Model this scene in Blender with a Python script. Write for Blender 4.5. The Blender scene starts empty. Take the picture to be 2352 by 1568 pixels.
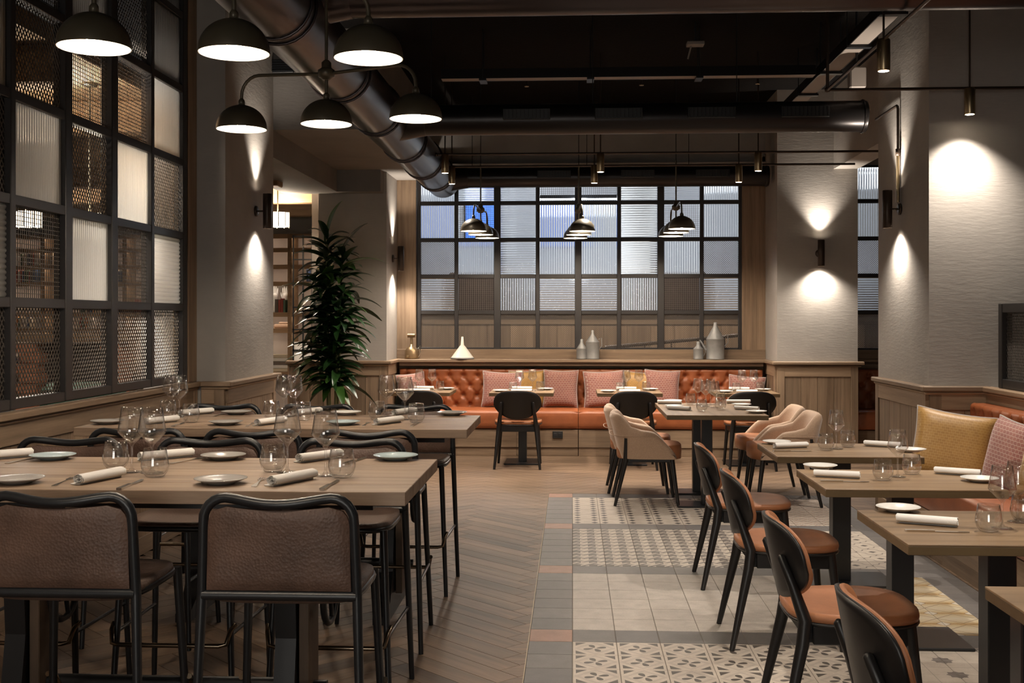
import bpy, math, random
from mathutils import Vector, Matrix
random.seed(7)
R = math.radians
S = bpy.context.scene
C = S.collection

# ------------------------------------------------------------------ camera, world, exposure
FPX, CXP, HZ, CAMH, YAW = 2600.0, 1176.0, 732.0, 1.48, R(3.06)
cam = bpy.data.cameras.new('camera')
cam.sensor_width = 36.0
cam.lens = 36.0 * FPX / 2352.0
cam.shift_y = -(784.0 - HZ) / 2352.0
cam.clip_start = 0.05
camo = bpy.data.objects.new('camera', cam)
C.objects.link(camo)
camo.location = (0, 0, CAMH)
camo.rotation_euler = (R(90), 0, YAW)
S.camera = camo
W = bpy.data.worlds.new('world')
S.world = W
W.use_nodes = True
W.node_tree.nodes['Background'].inputs[0].default_value = (0.9, 0.85, 0.8, 1)
W.node_tree.nodes['Background'].inputs[1].default_value = 0.02
S.view_settings.view_transform = 'Standard'
S.view_settings.look = 'None'
S.view_settings.exposure = 0.9
S.view_settings.gamma = 1.0
S.view_settings.use_curve_mapping = False
cy = S.cycles
cy.use_denoising = True
cy.use_adaptive_sampling = True
cy.adaptive_threshold = 0.025
cy.adaptive_min_samples = 16
cy.max_bounces = 7
cy.diffuse_bounces = 3
cy.glossy_bounces = 2
cy.transmission_bounces = 4
cy.transparent_max_bounces = 16
cy.caustics_reflective = False
cy.caustics_refractive = False
cy.sample_clamp_indirect = 3.0
cy.blur_glossy = 1.0

WARM = (1.0, 0.83, 0.66)
NEUT = (1.0, 0.88, 0.75)
LIGHTS = []
def light(kind, loc, energy, color=WARM, parent=None, radius=0.02, target=None, angle=60, blend=0.5):
    l = bpy.data.lights.new(kind.lower() + '_light', kind)
    l.energy = energy
    l.color = color
    l.shadow_soft_size = radius
    o = bpy.data.objects.new(kind.lower() + '_light', l)
    C.objects.link(o)
    o.location = loc
    if kind == 'SPOT':
        l.spot_size = R(angle)
        l.spot_blend = blend
        d = Vector(target) - Vector(loc)
        o.rotation_euler = d.to_track_quat('-Z', 'Y').to_euler()
    if parent:
        o.parent = parent
    return o

# ------------------------------------------------------------------ pixel helpers (a direction, met with a plane the thing touches)
_s, _c = math.sin(YAW), math.cos(YAW)
def ray(u, v):
    a = (u - CXP) / FPX
    return (a * _c - _s, a * _s + _c, -(v - HZ) / FPX)
def at(u, v, z):
    d = ray(u, v); t = (z - CAMH) / d[2]
    return (d[0] * t, d[1] * t, z)
def aty(u, v, y):
    d = ray(u, v); t = y / d[1]
    return (d[0] * t, y, CAMH + d[2] * t)

# ------------------------------------------------------------------ mesh builder
class MB:
    def __init__(s):
        s.v = []; s.f = []; s.sm = []
    def add(s, vs, fs, smooth=False):
        o = len(s.v)
        s.v += [tuple(v) for v in vs]
        s.f += [tuple(i + o for i in f) for f in fs]
        s.sm += [smooth] * len(fs)
        return s
    def box(s, c, d, b=0.0, rz=0.0, rx=0.0, ry=0.0):
        hx, hy, hz = d[0] / 2, d[1] / 2, d[2] / 2
        b = min(b, hx * .9, hy * .9, hz * .9)
        vs = []; fs = []
        if b <= 0:
            vs = [(x * hx, y * hy, z * hz) for z in (-1, 1) for y in (-1, 1) for x in (-1, 1)]
            fs = [(0, 2, 3, 1), (4, 5, 7, 6), (0, 1, 5, 4), (2, 6, 7, 3), (0, 4, 6, 2), (1, 3, 7, 5)]
        else:
            idx = {}
            for sx in (-1, 1):
                for sy in (-1, 1):
                    for sz in (-1, 1):
                        for ax in range(3):
                            p = [sx * (hx - b), sy * (hy - b), sz * (hz - b)]
                            p[ax] += (sx, sy, sz)[ax] * b
                            idx[(sx, sy, sz, ax)] = len(vs); vs.append(tuple(p))
            for ax in range(3):
                o1, o2 = [(1, 2), (2, 0), (0, 1)][ax]
                for sg in (-1, 1):
                    q = []
                    for a1, a2 in ((-1, -1), (1, -1), (1, 1), (-1, 1)):
                        k = [0, 0, 0]; k[ax] = sg; k[o1] = a1; k[o2] = a2
                        q.append(idx[(k[0], k[1], k[2], ax)])
                    fs.append(tuple(q) if sg > 0 else tuple(q[::-1]))
                for a1 in (-1, 1):
                    for a2 in (-1, 1):
                        k0 = [0, 0, 0]; k1 = [0, 0, 0]
                        k0[ax] = -1; k1[ax] = 1
                        for k in (k0, k1):
                            k[o1] = a1; k[o2] = a2
                        q = [idx[(*k0, o1)], idx[(*k1, o1)], idx[(*k1, o2)], idx[(*k0, o2)]]
                        fs.append(tuple(q) if a1 * a2 < 0 else tuple(q[::-1]))
            for sx in (-1, 1):
                for sy in (-1, 1):
                    for sz in (-1, 1):
                        t = [idx[(sx, sy, sz, 0)], idx[(sx, sy, sz, 1)], idx[(sx, sy, sz, 2)]]
                        fs.append(tuple(t) if sx * sy * sz > 0 else tuple(t[::-1]))
        m = Matrix.Rotation(rz, 3, 'Z') @ Matrix.Rotation(ry, 3, 'Y') @ Matrix.Rotation(rx, 3, 'X')
        cv = Vector(c)
        return s.add([tuple(m @ Vector(v) + cv) for v in vs], fs)
    def bb(s, x0, x1, y0, y1, z0, z1, b=0.0):
        return s.box(((x0 + x1) / 2, (y0 + y1) / 2, (z0 + z1) / 2), (abs(x1 - x0), abs(y1 - y0), abs(z1 - z0)), b)
    def tube(s, pts, r, n=8, closed=False, radii=None, flat=1.0):
        pts = [Vector(p) for p in pts]
        N = len(pts)
        vs = []; fs = []
        up = None
        for i, p in enumerate(pts):
            if closed:
                t = (pts[(i + 1) % N] - pts[i - 1])
            else:
                t = pts[min(i + 1, N - 1)] - pts[max(i - 1, 0)]
            t.normalize()
            if up is None:
                up = Vector((0, 0, 1)) if abs(t.z) < .9 else Vector((1, 0, 0))
            a = t.cross(up)
            if a.length < 1e-5:
                a = t.cross(Vector((0, 1, 0)))
            a.normalize(); b = a.cross(t); b.normalize(); up = b
            rr = radii[i] if radii else r
            for k in range(n):
                an = 2 * math.pi * k / n
                vs.append(tuple(p + a * (math.cos(an) * rr) + b * (math.sin(an) * rr * flat)))
        M = N if closed else N - 1
        for i in range(M):
            j = (i + 1) % N
            for k in range(n):
                l = (k + 1) % n
                fs.append((i * n + k, i * n + l, j * n + l, j * n + k))
        s.add(vs, fs, True)
        if not closed:
            s.add([vs[k] for k in range(n)], [tuple(range(n))[::-1]])
            s.add([vs[(N - 1) * n + k] for k in range(n)], [tuple(range(n))])
        return s
    def cyl(s, p0, p1, r, n=16, r1=None):
        return s.tube([p0, p1], r, n, radii=[r, r if r1 is None else r1])
    def lathe(s, prof, c=(0, 0, 0), n=24, smooth=True, axis='z'):
        vs = []; fs = []
        N = len(prof)
        for r, z in prof:
            for k in range(n):
                a = 2 * math.pi * k / n
                if axis == 'z':
                    vs.append((c[0] + r * math.cos(a), c[1] + r * math.sin(a), c[2] + z))
                else:
                    vs.append((c[0] + r * math.cos(a), c[1] + z, c[2] + r * math.sin(a)))
        for i in range(N - 1):
            for k in range(n):
                l = (k + 1) % n
                fs.append((i * n + k, i * n + l, (i + 1) * n + l, (i + 1) * n + k))
        s.add(vs, fs, smooth)
        return s
    def prism(s, poly, z0, z1, axis='z', smooth=False):
        n = len(poly)
        def P(a, b, h):
            return {'z': (a, b, h), 'y': (a, h, b), 'x': (h, a, b)}[axis]
        vs = [P(a, b, z0) for a, b in poly] + [P(a, b, z1) for a, b in poly]
        s.add(vs, [tuple(range(n))[::-1], tuple(range(n, 2 * n))])
        s.add(vs, [(i, (i + 1) % n, n + (i + 1) % n, n + i) for i in range(n)], smooth)
        return s
    def grid(s, fn, nu, nv, closeu=False, smooth=True, flip=False):
        vs = [fn(i / (nu if closeu else nu - 1), j / (nv - 1)) for j in range(nv) for i in range(nu)]
        fs = []
        for j in range(nv - 1):
            for i in range(nu if closeu else nu - 1):
                k = (i + 1) % nu
                q = (j * nu + i, j * nu + k, (j + 1) * nu + k, (j + 1) * nu + i)
                fs.append(q[::-1] if flip else q)
        return s.add(vs, fs, smooth)
    def mesh(s, name, m):
        me = bpy.data.meshes.new(name)
        me.from_pydata(s.v, [], s.f)
        me.polygons.foreach_set('use_smooth', s.sm)
        if m:
            me.materials.append(m)
        me.update()
        return me
    def build(s, name, m, parent=None):
        return place(name, s.mesh(name, m), parent)
def place(name, me, parent=None, loc=(0, 0, 0), rot=(0, 0, 0)):
    o = bpy.data.objects.new(name, me)
    C.objects.link(o)
    o.location = loc; o.rotation_euler = rot
    o.parent = parent
    return o
def tag(o, label, cat, group=None, kind=None):
    o['label'] = label; o['category'] = cat
    if group: o['group'] = group
    if kind: o['kind'] = kind
    return o
def thing(name, label, cat, loc=(0, 0, 0), rz=0.0, group=None, kind=None):
    o = bpy.data.objects.new(name, None)
    C.objects.link(o)
    o.empty_display_size = .05
    o.location = loc; o.rotation_euler = (0, 0, rz)
    return tag(o, label, cat, group, kind)
def struct(name, label, mb=None, m=None, cat='structure'):
    if mb is None:
        return thing(name, label, cat, kind='structure')
    o = mb.build(name, m)
    return tag(o, label, cat, kind='structure')
def dup(root, loc, rz, label, group=None):
    """copy a thing with its parts and sub-parts"""
    def cp(o, par):
        c = o.copy(); C.objects.link(c); c.parent = par
        for ch in o.children:
            cp(ch, c)
        return c
    r = cp(root, None)
    r.location = loc; r.rotation_euler = (0, 0, rz)
    r['label'] = label
    if group: r['group'] = group
    return r
class Proto:
    """first use moves the built thing, later uses copy it"""
    def __init__(s, root): s.root = root; s.used = False
    def put(s, loc, rz, label, group=None):
        if not s.used:
            s.used = True
            o = s.root
            o.location = loc; o.rotation_euler = (0, 0, rz); o['label'] = label
            if group: o['group'] = group
            return o
        return dup(s.root, loc, rz, label, group)

# ------------------------------------------------------------------ materials
def newmat(name):
    m = bpy.data.materials.new(name); m.use_nodes = True
    nt = m.node_tree
    return m, nt, nt.nodes['Principled BSDF']
def lk(nt, a, b): nt.links.new(a, b)
def mth(nt, op, a, b=None, c=None, clamp=False):
    n = nt.nodes.new('ShaderNodeMath'); n.operation = op; n.use_clamp = clamp
    for i, x in enumerate((a, b, c)):
        if x is None: continue
        if isinstance(x, (int, float)): n.inputs[i].default_value = x
        else: lk(nt, x, n.inputs[i])
    return n.outputs[0]
def mixc(nt, f, a, b, mode='MIX'):
    n = nt.nodes.new('ShaderNodeMix'); n.data_type = 'RGBA'; n.blend_type = mode
    for i, x in ((0, f), (6, a), (7, b)):
        if isinstance(x, (int, float)): n.inputs[i].default_value = x
        elif isinstance(x, tuple): n.inputs[i].default_value = (*x[:3], 1)
        else: lk(nt, x, n.inputs[i])
    return n.outputs[2]
def noise(nt, vec, scale, detail=4, rough=.55):
    n = nt.nodes.new('ShaderNodeTexNoise')
    n.inputs['Scale'].default_value = scale; n.inputs['Detail'].default_value = detail; n.inputs['Roughness'].default_value = rough
    if vec is not None: lk(nt, vec, n.inputs['Vector'])
    return n.outputs['Fac']
def ramp(nt, f, stops):
    n = nt.nodes.new('ShaderNodeValToRGB')
    while len(n.color_ramp.elements) < len(stops): n.color_ramp.elements.new(.5)
    for e, (p, c) in zip(n.color_ramp.elements, stops):
        e.position = p; e.color = (*c[:3], 1)
    lk(nt, f, n.inputs[0])
    return n.outputs[0]
def bump(nt, h, strength, dist, b):
    n = nt.nodes.new('ShaderNodeBump'); n.inputs['Strength'].default_value = strength; n.inputs['Distance'].default_value = dist
    lk(nt, h, n.inputs['Height']); lk(nt, n.outputs[0], b.inputs['Normal'])
def coords(nt, scale=(1, 1, 1), rnd=0.0, kind='Object'):
    t = nt.nodes.new('ShaderNodeTexCoord')
    mp = nt.nodes.new('ShaderNodeMapping')
    mp.inputs['Scale'].default_value = scale
    lk(nt, t.outputs[kind], mp.inputs['Vector'])
    if rnd:
        oi = nt.nodes.new('ShaderNodeObjectInfo')
        cb = nt.nodes.new('ShaderNodeCombineXYZ')
        r = mth(nt, 'MULTIPLY', oi.outputs['Random'], rnd)
        for i in range(3): lk(nt, r, cb.inputs[i])
        lk(nt, cb.outputs[0], mp.inputs['Location'])
    return mp.outputs[0]
def plain(name, col, rough=.5, metal=0.0, spec=.5, bmp=None, var=0.0, coat=0.0):
    m, nt, b = newmat(name)
    b.inputs['Base Color'].default_value = (*col, 1)
    b.inputs['Roughness'].default_value = rough
    b.inputs['Metallic'].default_value = metal
    b.inputs['Specular IOR Level'].default_value = spec
    b.inputs['Coat Weight'].default_value = coat
    if var or bmp:
        v = coords(nt)
        if var:
            f = noise(nt, v, 6, 6)
            c = ramp(nt, f, [(.3, tuple(x * (1 - var) for x in col)), (.7, tuple(min(1, x * (1 + var)) for x in col))])
            lk(nt, c, b.inputs['Base Color'])
        if bmp:
            bump(nt, noise(nt, v, bmp[0], 5), bmp[1], .01, b)
    return m
def wood(name, c1, c2, axis='x', fine=26, rough=.55, rnd=20.0, vary=.25, spec=.4):
    m, nt, b = newmat(name)
    sc = {'x': (1.3, fine, fine), 'y': (fine, 1.3, fine), 'z': (fine, fine, 1.3)}[axis]
    v = coords(nt, sc, rnd)
    f = noise(nt, v, 1.0, 7, .68)
    f2 = noise(nt, coords(nt, tuple(x * .22 for x in sc), rnd), 1.0, 3, .5)
    f = mth(nt, 'ADD', mth(nt, 'MULTIPLY', f, .6), mth(nt, 'MULTIPLY', f2, .4))
    c = ramp(nt, f, [(.34, c1), (.62, c2)])
    if vary:
        oi = nt.nodes.new('ShaderNodeObjectInfo')
        k = mth(nt, 'MULTIPLY_ADD', oi.outputs['Random'], vary * 2, 1 - vary)
        cb = nt.nodes.new('ShaderNodeCombineColor')
        for i in range(3): lk(nt, k, cb.inputs[i])
        c = mixc(nt, 1.0, c, cb.outputs[0], 'MULTIPLY')
    lk(nt, c, b.inputs['Base Color'])
    b.inputs['Roughness'].default_value = rough
    b.inputs['Specular IOR Level'].default_value = spec
    bump(nt, f, .12, .004, b)
    return m
def emit(name, col, strength, sampled=False):
    m, nt, b = newmat(name)
    b.inputs['Base Color'].default_value = (*col, 1)
    b.inputs['Emission Color'].default_value = (*col, 1)
    b.inputs['Emission Strength'].default_value = strength
    if not sampled: m.cycles.emission_sampling = 'NONE'
    return m
def thinglass(name, tint=(1, 1, 1), refl=.9, rough=.01, base=.13):
    m, nt, b = newmat(name)
    nt.nodes.remove(b)
    out = nt.nodes['Material Output']
    tr = nt.nodes.new('ShaderNodeBsdfTransparent')
    gl = nt.nodes.new('ShaderNodeBsdfGlossy'); gl.inputs['Roughness'].default_value = rough
    gl.inputs[0].default_value = (refl, refl, refl, 1)
    lw = nt.nodes.new('ShaderNodeLayerWeight'); lw.inputs[0].default_value = .35
    f = mth(nt, 'MULTIPLY_ADD', mth(nt, 'POWER', lw.outputs['Facing'], 2.4), .75, base)
    lk(nt, ramp(nt, lw.outputs['Facing'], [(.55, (.985, .985, .985)), (.97, (.45, .46, .47))]), tr.inputs[0])
    mx = nt.nodes.new('ShaderNodeMixShader')
    lk(nt, f, mx.inputs[0]); lk(nt, tr.outputs[0], mx.inputs[1]); lk(nt, gl.outputs[0], mx.inputs[2])
    lk(nt, mx.outputs[0], out.inputs[0])
    return m
def reeded(name, col=(.9, .93, .95), rough=.07):
    m, nt, b = newmat(name)
    b.inputs['Base Color'].default_value = (*col, 1)
    b.inputs['Roughness'].default_value = rough
    b.inputs['Transmission Weight'].default_value = .9
    b.inputs['IOR'].default_value = 1.4
    return m
def milky(name, col=(.92, .92, .9), rough=.1, amount=.42):
    m = reeded(name, col, rough)
    nt = m.node_tree
    tl = nt.nodes.new('ShaderNodeBsdfTranslucent'); tl.inputs[0].default_value = (*col, 1)
    mx = nt.nodes.new('ShaderNodeMixShader'); mx.inputs[0].default_value = amount
    lk(nt, nt.nodes['Principled BSDF'].outputs[0], mx.inputs[1]); lk(nt, tl.outputs[0], mx.inputs[2])
    lk(nt, mx.outputs[0], nt.nodes['Material Output'].inputs[0])
    return m
def weave(name, c1, c2, mortar, scale=55, rough=.8, sheen=.3):
    m, nt, b = newmat(name)
    n = nt.nodes.new('ShaderNodeTexBrick')
    n.inputs['Color1'].default_value = (*c1, 1); n.inputs['Color2'].default_value = (*c2, 1); n.inputs['Mortar'].default_value = (*mortar, 1)
    n.inputs['Scale'].default_value = scale
    n.inputs['Mortar Size'].default_value = .028
    n.inputs['Mortar Smooth'].default_value = .3
    n.inputs['Brick Width'].default_value = .75
    n.inputs['Row Height'].default_value = .5
    sp_ = nt.nodes.new('ShaderNodeSeparateXYZ'); lk(nt, coords(nt), sp_.inputs[0])
    cb_ = nt.nodes.new('ShaderNodeCombineXYZ'); lk(nt, mth(nt, 'ADD', sp_.outputs[0], sp_.outputs[1]), cb_.inputs[0]); lk(nt, sp_.outputs[2], cb_.inputs[1])
    lk(nt, cb_.outputs[0], n.inputs['Vector'])
    lk(nt, n.outputs['Color'], b.inputs['Base Color'])
    b.inputs['Roughness'].default_value = rough
    b.inputs['Sheen Weight'].default_value = sheen
    bump(nt, n.outputs['Fac'], -.4, .003, b)
    return m
def leather(name, c, rough=.42, sc=180, bs=.25, var=.18):
    m, nt, b = newmat(name)
    v = coords(nt)
    f = noise(nt, v, 9, 5)
    lk(nt, ramp(nt, f, [(.3, tuple(x * (1 - var) for x in c)), (.7, tuple(x * (1 + var) for x in c))]), b.inputs['Base Color'])
    b.inputs['Roughness'].default_value = rough
    vo = nt.nodes.new('ShaderNodeTexVoronoi'); vo.inputs['Scale'].default_value = sc
    lk(nt, v, vo.inputs['Vector'])
    bump(nt, vo.outputs['Distance'], bs, .002, b)
    return m
def plaster(name, c):
    m, nt, b = newmat(name)
    v = coords(nt)
    f = noise(nt, v, 1.7, 7, .62)
    lk(nt, ramp(nt, f, [(.3, tuple(x * .88 for x in c)), (.7, tuple(x * 1.1 for x in c))]), b.inputs['Base Color'])
    b.inputs['Roughness'].default_value = .82
    b.inputs['Specular IOR Level'].default_value = .25
    h = noise(nt, coords(nt, (5, 5, 22)), 2.2, 6, .6)
    bump(nt, h, .14, .012, b)
    return m

M = {}
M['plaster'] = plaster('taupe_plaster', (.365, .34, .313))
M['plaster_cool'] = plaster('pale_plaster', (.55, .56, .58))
M['bulk'] = plaster('shade_toned_plaster', (.20, .183, .168))  # same plaster as the walls, with the bulkhead's shade put into the colour
M['ceil'] = plain('black_ceiling', (.009, .008, .0075), .95, 0, .1, bmp=(30, .4))
M['wains'] = wood('oak_wainscot', (.145, .094, .058), (.315, .222, .146), 'z', 30, .6)
M['wains_h'] = wood('oak_trim_x', (.16, .104, .065), (.335, .238, .157), 'x', 26, .55)
M['plank'] = wood('oak_floor', (.080, .052, .034), (.19, .127, .082), 'x', 20, .5, 20, .22, .35)
M['libwood'] = wood('library_oak', (.20, .12, .06), (.42, .27, .15), 'x', 18, .6)
M['bartop'] = wood('grey_oak_top', (.15, .10, .066), (.37, .265, .185), 'x', 20, .45, 20, .12)
M['dintop'] = wood('olive_oak_top', (.14, .088, .048), (.33, .22, .126), 'x', 22, .4, 20, .12)
M['black'] = plain('black_steel', (.012, .0135, .016), .34, 0, .5)
M['frame'] = plain('window_steel', (.022, .0195, .019), .45, 0, .5)
M['blackwood'] = plain('black_stained_wood', (.011, .010, .010), .38, 0, .5)
M['iron'] = plain('cast_iron', (.010, .010, .011), .42, .3, .5)
M['bronze'] = plain('aged_bronze', (.11, .092, .062), .38, .35)
M['brass'] = plain('satin_brass', (.42, .32, .19), .34, .95)
M['footrest'] = plain('worn_brass_foot_rest', (.22, .17, .12), .25, .95)
M['rust'] = plain('dark_bronze_tube', (.055, .038, .028), .42, .6)
M['duct'] = plain('dark_galvanised_duct', (.07, .06, .062), .28, .8)
M['ductblk'] = plain('black_duct', (.025, .022, .022), .33, .6)
M['traywhite'] = plain('pale_tray', (.30, .26, .23), .6)
M['wire'] = plain('wire_mesh', (.13, .115, .10), .38, .5)
M['tan'] = leather('tan_leather', (.40, .165, .075), .45, 160, .15, .15)
M['orange'] = leather('burnt_orange_leather', (.295, .087, .03), .42, 130, .12, .12)
M['brown'] = leather('brown_hide', (.10, .058, .042), .5, 120, .5, .25)
M['brownseat'] = leather('brown_seat', (.095, .06, .045), .5, 120, .4, .2)
M['beige'] = weave('beige_boucle', (.52, .36, .25), (.42, .285, .195), (.60, .43, .31), 150)
M['pink'] = weave('rose_weave', (.30, .115, .09), (.245, .092, .078), (.52, .42, .34), 24)
M['yellow'] = weave('mustard_weave', (.39, .212, .05), (.33, .172, .04), (.50, .32, .12), 32, .45)
M['piping'] = plain('grey_piping', (.42, .38, .36), .8)
M['glass'] = thinglass('clear_glass')
M['reed'] = reeded('reeded_glass')
M['milk'] = milky('milky_reeded_glass')
M['white'] = plain('white_porcelain', (.78, .77, .74), .18, 0, .5)
M['greyplate'] = plain('grey_porcelain', (.36, .34, .32), .2, 0, .5)
M['blueplate'] = plain('blue_porcelain', (.42, .52, .55), .18, 0, .5)
M['linen'] = plain('white_linen', (.76, .74, .71), .9, 0, .2, bmp=(260, .15))
M['steel'] = plain('cutlery_steel', (.62, .58, .52), .2, 1.0)
M['lining'] = plain('white_enamel', (.88, .85, .80), .4)
M['bulb'] = emit('bulb_glow', (1.0, .84, .62), 60)
M['lens'] = emit('spot_lens', (1.0, .84, .64), 25)
M['fillpane'] = emit('added_fill_pane', (1.0, .94, .86), 2.6, True)  # glow of the made-up entrance, gives fill and streaks on the glasses
M['leaf'] = None
M['stem'] = plain('cane_stem', (.12, .13, .05), .6)
M['pot'] = plain('dark_planter', (.05, .045, .042), .6)
M['zinc'] = plain('dull_zinc', (.27, .27, .265), .55, .35, var=.25)
M['cream'] = plain('cream_enamel', (.62, .58, .50), .45)
M['brassold'] = plain('old_brass', (.30, .21, .12), .38, .85, var=.3)
M['grout'] = plain('grout', (.20, .175, .15), .9)
M['slab'] = plain('subfloor', (.035, .026, .02), .9)
M['page'] = plain('paper_pages', (.6, .55, .46), .9)
M['blackplastic'] = plain('black_plastic', (.015, .015, .015), .4)
def leafmat():
    m, nt, b = newmat('glossy_leaf')
    oi = nt.nodes.new('ShaderNodeObjectInfo')
    lk(nt, ramp(nt, oi.outputs['Random'], [(0, (.008, .026, .008)), (.75, (.016, .05, .011)), (1, (.05, .12, .018))]), b.inputs['Base Color'])
    b.inputs['Roughness'].default_value = .3
    return m
M['leaf'] = leafmat()
def bookmat():
    m, nt, b = newmat('book_cloth')
    oi = nt.nodes.new('ShaderNodeObjectInfo')
    n = nt.nodes.new('ShaderNodeValToRGB'); n.color_ramp.interpolation = 'CONSTANT'
    cols = [(.55, .50, .43), (.30, .06, .04), (.62, .58, .52), (.12, .09, .07), (.45, .20, .08), (.06, .10, .20), (.5, .42, .3), (.09, .15, .10)]
    while len(n.color_ramp.elements) < len(cols): n.color_ramp.elements.new(.5)
    for i, (e, c) in enumerate(zip(n.color_ramp.elements, cols)):
        e.position = i / len(cols); e.color = (*c, 1)
    lk(nt, oi.outputs['Random'], n.inputs[0]); lk(nt, n.outputs[0], b.inputs['Base Color'])
    b.inputs['Roughness'].default_value = .7
    return m
M['book'] = bookmat()

def tile_mat(name, kind):
    m, nt, b = newmat(name)
    g = nt.nodes.new('ShaderNodeNewGeometry')
    sp = nt.nodes.new('ShaderNodeSeparateXYZ'); lk(nt, g.outputs['Position'], sp.inputs[0])
    X, Y = sp.outputs[0], sp.outputs[1]
    m_ = lambda op, a, b_=None, c=None: mth(nt, op, a, b_, c)
    def cell(v, per):   # centred position inside a repeat, -0.5 .. 0.5
        return m_('SUBTRACT', m_('FRACT', m_('ADD', m_('DIVIDE', v, per), 100.0)), .5)
    fx, fy = cell(X, .2), cell(Y, .2)
    ax, ay = m_('ABSOLUTE', fx), m_('ABSOLUTE', fy)
    lt = lambda a, b_: m_('LESS_THAN', a, b_)
    gt = lambda a, b_: m_('GREATER_THAN', a, b_)
    AND = lambda a, b_: m_('MULTIPLY', a, b_)
    OR = lambda a, b_: m_('MAXIMUM', a, b_)
    n1 = noise(nt, g.outputs['Position'], 14, 5)
    n2 = noise(nt, g.outputs['Position'], 120, 3)
    nn = m_('ADD', m_('MULTIPLY', n1, .6), m_('MULTIPLY', n2, .4))
    oi = nt.nodes.new('ShaderNodeObjectInfo')
    cream = ramp(nt, nn, [(.35, (.44, .385, .325)), (.65, (.56, .50, .43))])
    dark = (.085, .072, .062)
    if kind == 'grey':
        base = ramp(nt, nn, [(.3, (.115, .105, .10)), (.7, (.17, .158, .15))])
        col = mixc(nt, m_('MULTIPLY', oi.outputs['Random'], .45), base, (.085, .08, .085))
    elif kind == 'terra':
        col = ramp(nt, nn, [(.3, (.25, .135, .095)), (.7, (.36, .205, .15))])
    elif kind == 'plain':
        col = mixc(nt, m_('MULTIPLY', oi.outputs['Random'], .25), ramp(nt, nn, [(.34, (.36, .325, .285)), (.64, (.53, .48, .425))]), (.33, .30, .27))
    elif kind == 'flower':
        cs, sn = math.cos(.36), math.sin(.36)
        p = m_('ABSOLUTE', m_('ADD', m_('MULTIPLY', fx, cs), m_('MULTIPLY', fy, sn)))
        q = m_('ABSOLUTE', m_('SUBTRACT', m_('MULTIPLY', fy, cs), m_('MULTIPLY', fx, sn)))
        def lobe(a_, b_):
            i = m_('DIVIDE', m_('SUBTRACT', a_, .155), .115); j = m_('DIVIDE', b_, m_('MULTIPLY_ADD', a_, .22, .028))
            return lt(m_('ADD', m_('MULTIPLY', i, i), m_('MULTIPLY', j, j)), 1.0)
        pet = OR(lobe(p, q), lobe(q, p))
        s_ = m_('ADD', ax, ay)
        tri = AND(gt(s_, .62), AND(lt(ax, .43), lt(ay, .43)))
        tri = AND(tri, gt(m_('ABSOLUTE', m_('SUBTRACT', ax, ay)), -.1))
        ring = AND(gt(s_, .36), lt(s_, .47))
        col = mixc(nt, m_('MULTIPLY', ring, .4), cream, (.30, .265, .235))
        col = mixc(nt, OR(pet, tri), col, dark)
    elif kind == 'hound':
        u = m_('FRACT', m_('ADD', m_('DIVIDE', X, .1), 100)); v = m_('FRACT', m_('ADD', m_('DIVIDE', Y, .1), 100))
        a, b_ = lt(u, .5), lt(v, .5)
        both = AND(a, b_)
        diff = m_('ABSOLUTE', m_('SUBTRACT', a, b_))
        st = lt(m_('FRACT', m_('ADD', m_('MULTIPLY', m_('SUBTRACT', u, v), 2.0), 100)), .5)
        col = mixc(nt, OR(both, AND(diff, st)), cream, (.125, .108, .095))
    elif kind == 'hour':
        v = m_('ABSOLUTE', cell(Y, .1))
        d = m_('ADD', m_('DIVIDE', m_('ABSOLUTE', m_('SUBTRACT', ax, .31)), .13), m_('DIVIDE', v, .34))
        col = mixc(nt, lt(d, 1.0), cream, (.075, .065, .06))
    elif kind == 'zig':
        t = m_('ABSOLUTE', cell(X, .1))
        w = m_('ABSOLUTE', cell(m_('ADD', Y, m_('MULTIPLY', t, .09)), .066))
        w2 = m_('ABSOLUTE', cell(m_('SUBTRACT', Y, m_('MULTIPLY', t, .09)), .1))
        col = mixc(nt, lt(w, .10), cream, (.30, .135, .08))
        col = mixc(nt, lt(w2, .07), col, (.24, .20, .17))
    elif kind == 'lattice':
        s_ = m_('ADD', ax, ay)
        wob = m_('MULTIPLY', m_('SINE', m_('MULTIPLY', m_('SUBTRACT', ax, ay), 12.5)), .05)
        ln = lt(m_('ABSOLUTE', m_('SUBTRACT', m_('ADD', s_, wob), .5)), .035)
        dia = lt(m_('ADD', m_('MULTIPLY', ax, 1.0), m_('MULTIPLY', ay, 1.0)), .13)
        col = mixc(nt, ln, cream, (.22, .19, .165))
        col = mixc(nt, dia, col, dark)
    elif kind == 'yellow':
        d1 = m_('ADD', m_('SUBTRACT', .5, ax), m_('SUBTRACT', .5, ay))
        base = ramp(nt, m_('ADD', m_('MULTIPLY', ay, .9), m_('MULTIPLY', nn, .35)), [(.1, (.56, .50, .38)), (.45, (.50, .40, .24)), (.65, (.38, .22, .06))])
        ln = lt(m_('ABSOLUTE', m_('SUBTRACT', m_('ADD', ax, m_('MULTIPLY', ay, 1.2)), .5)), .018)
        col = mixc(nt, ln, base, (.17, .10, .045))
        col = mixc(nt, lt(d1, .19), col, (.17, .10, .045))
        col = mixc(nt, lt(d1, .165), col, (.60, .55, .46))
    elif kind == 'star':
        qx, qy = m_('SUBTRACT', .5, ax), m_('SUBTRACT', .5, ay)
        sq = m_('MAXIMUM', qx, qy); dm = m_('DIVIDE', m_('ADD', qx, qy), 1.414)
        st = lt(m_('MINIMUM', sq, dm), .17)
        ln = OR(lt(ax, .012), lt(ay, .012))
        col = mixc(nt, m_('MULTIPLY', ln, .6), cream, (.25, .22, .19))
        col = mixc(nt, st, col, ramp(nt, n1, [(.35, (.10, .085, .08)), (.65, (.24, .21, .19))]))
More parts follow.
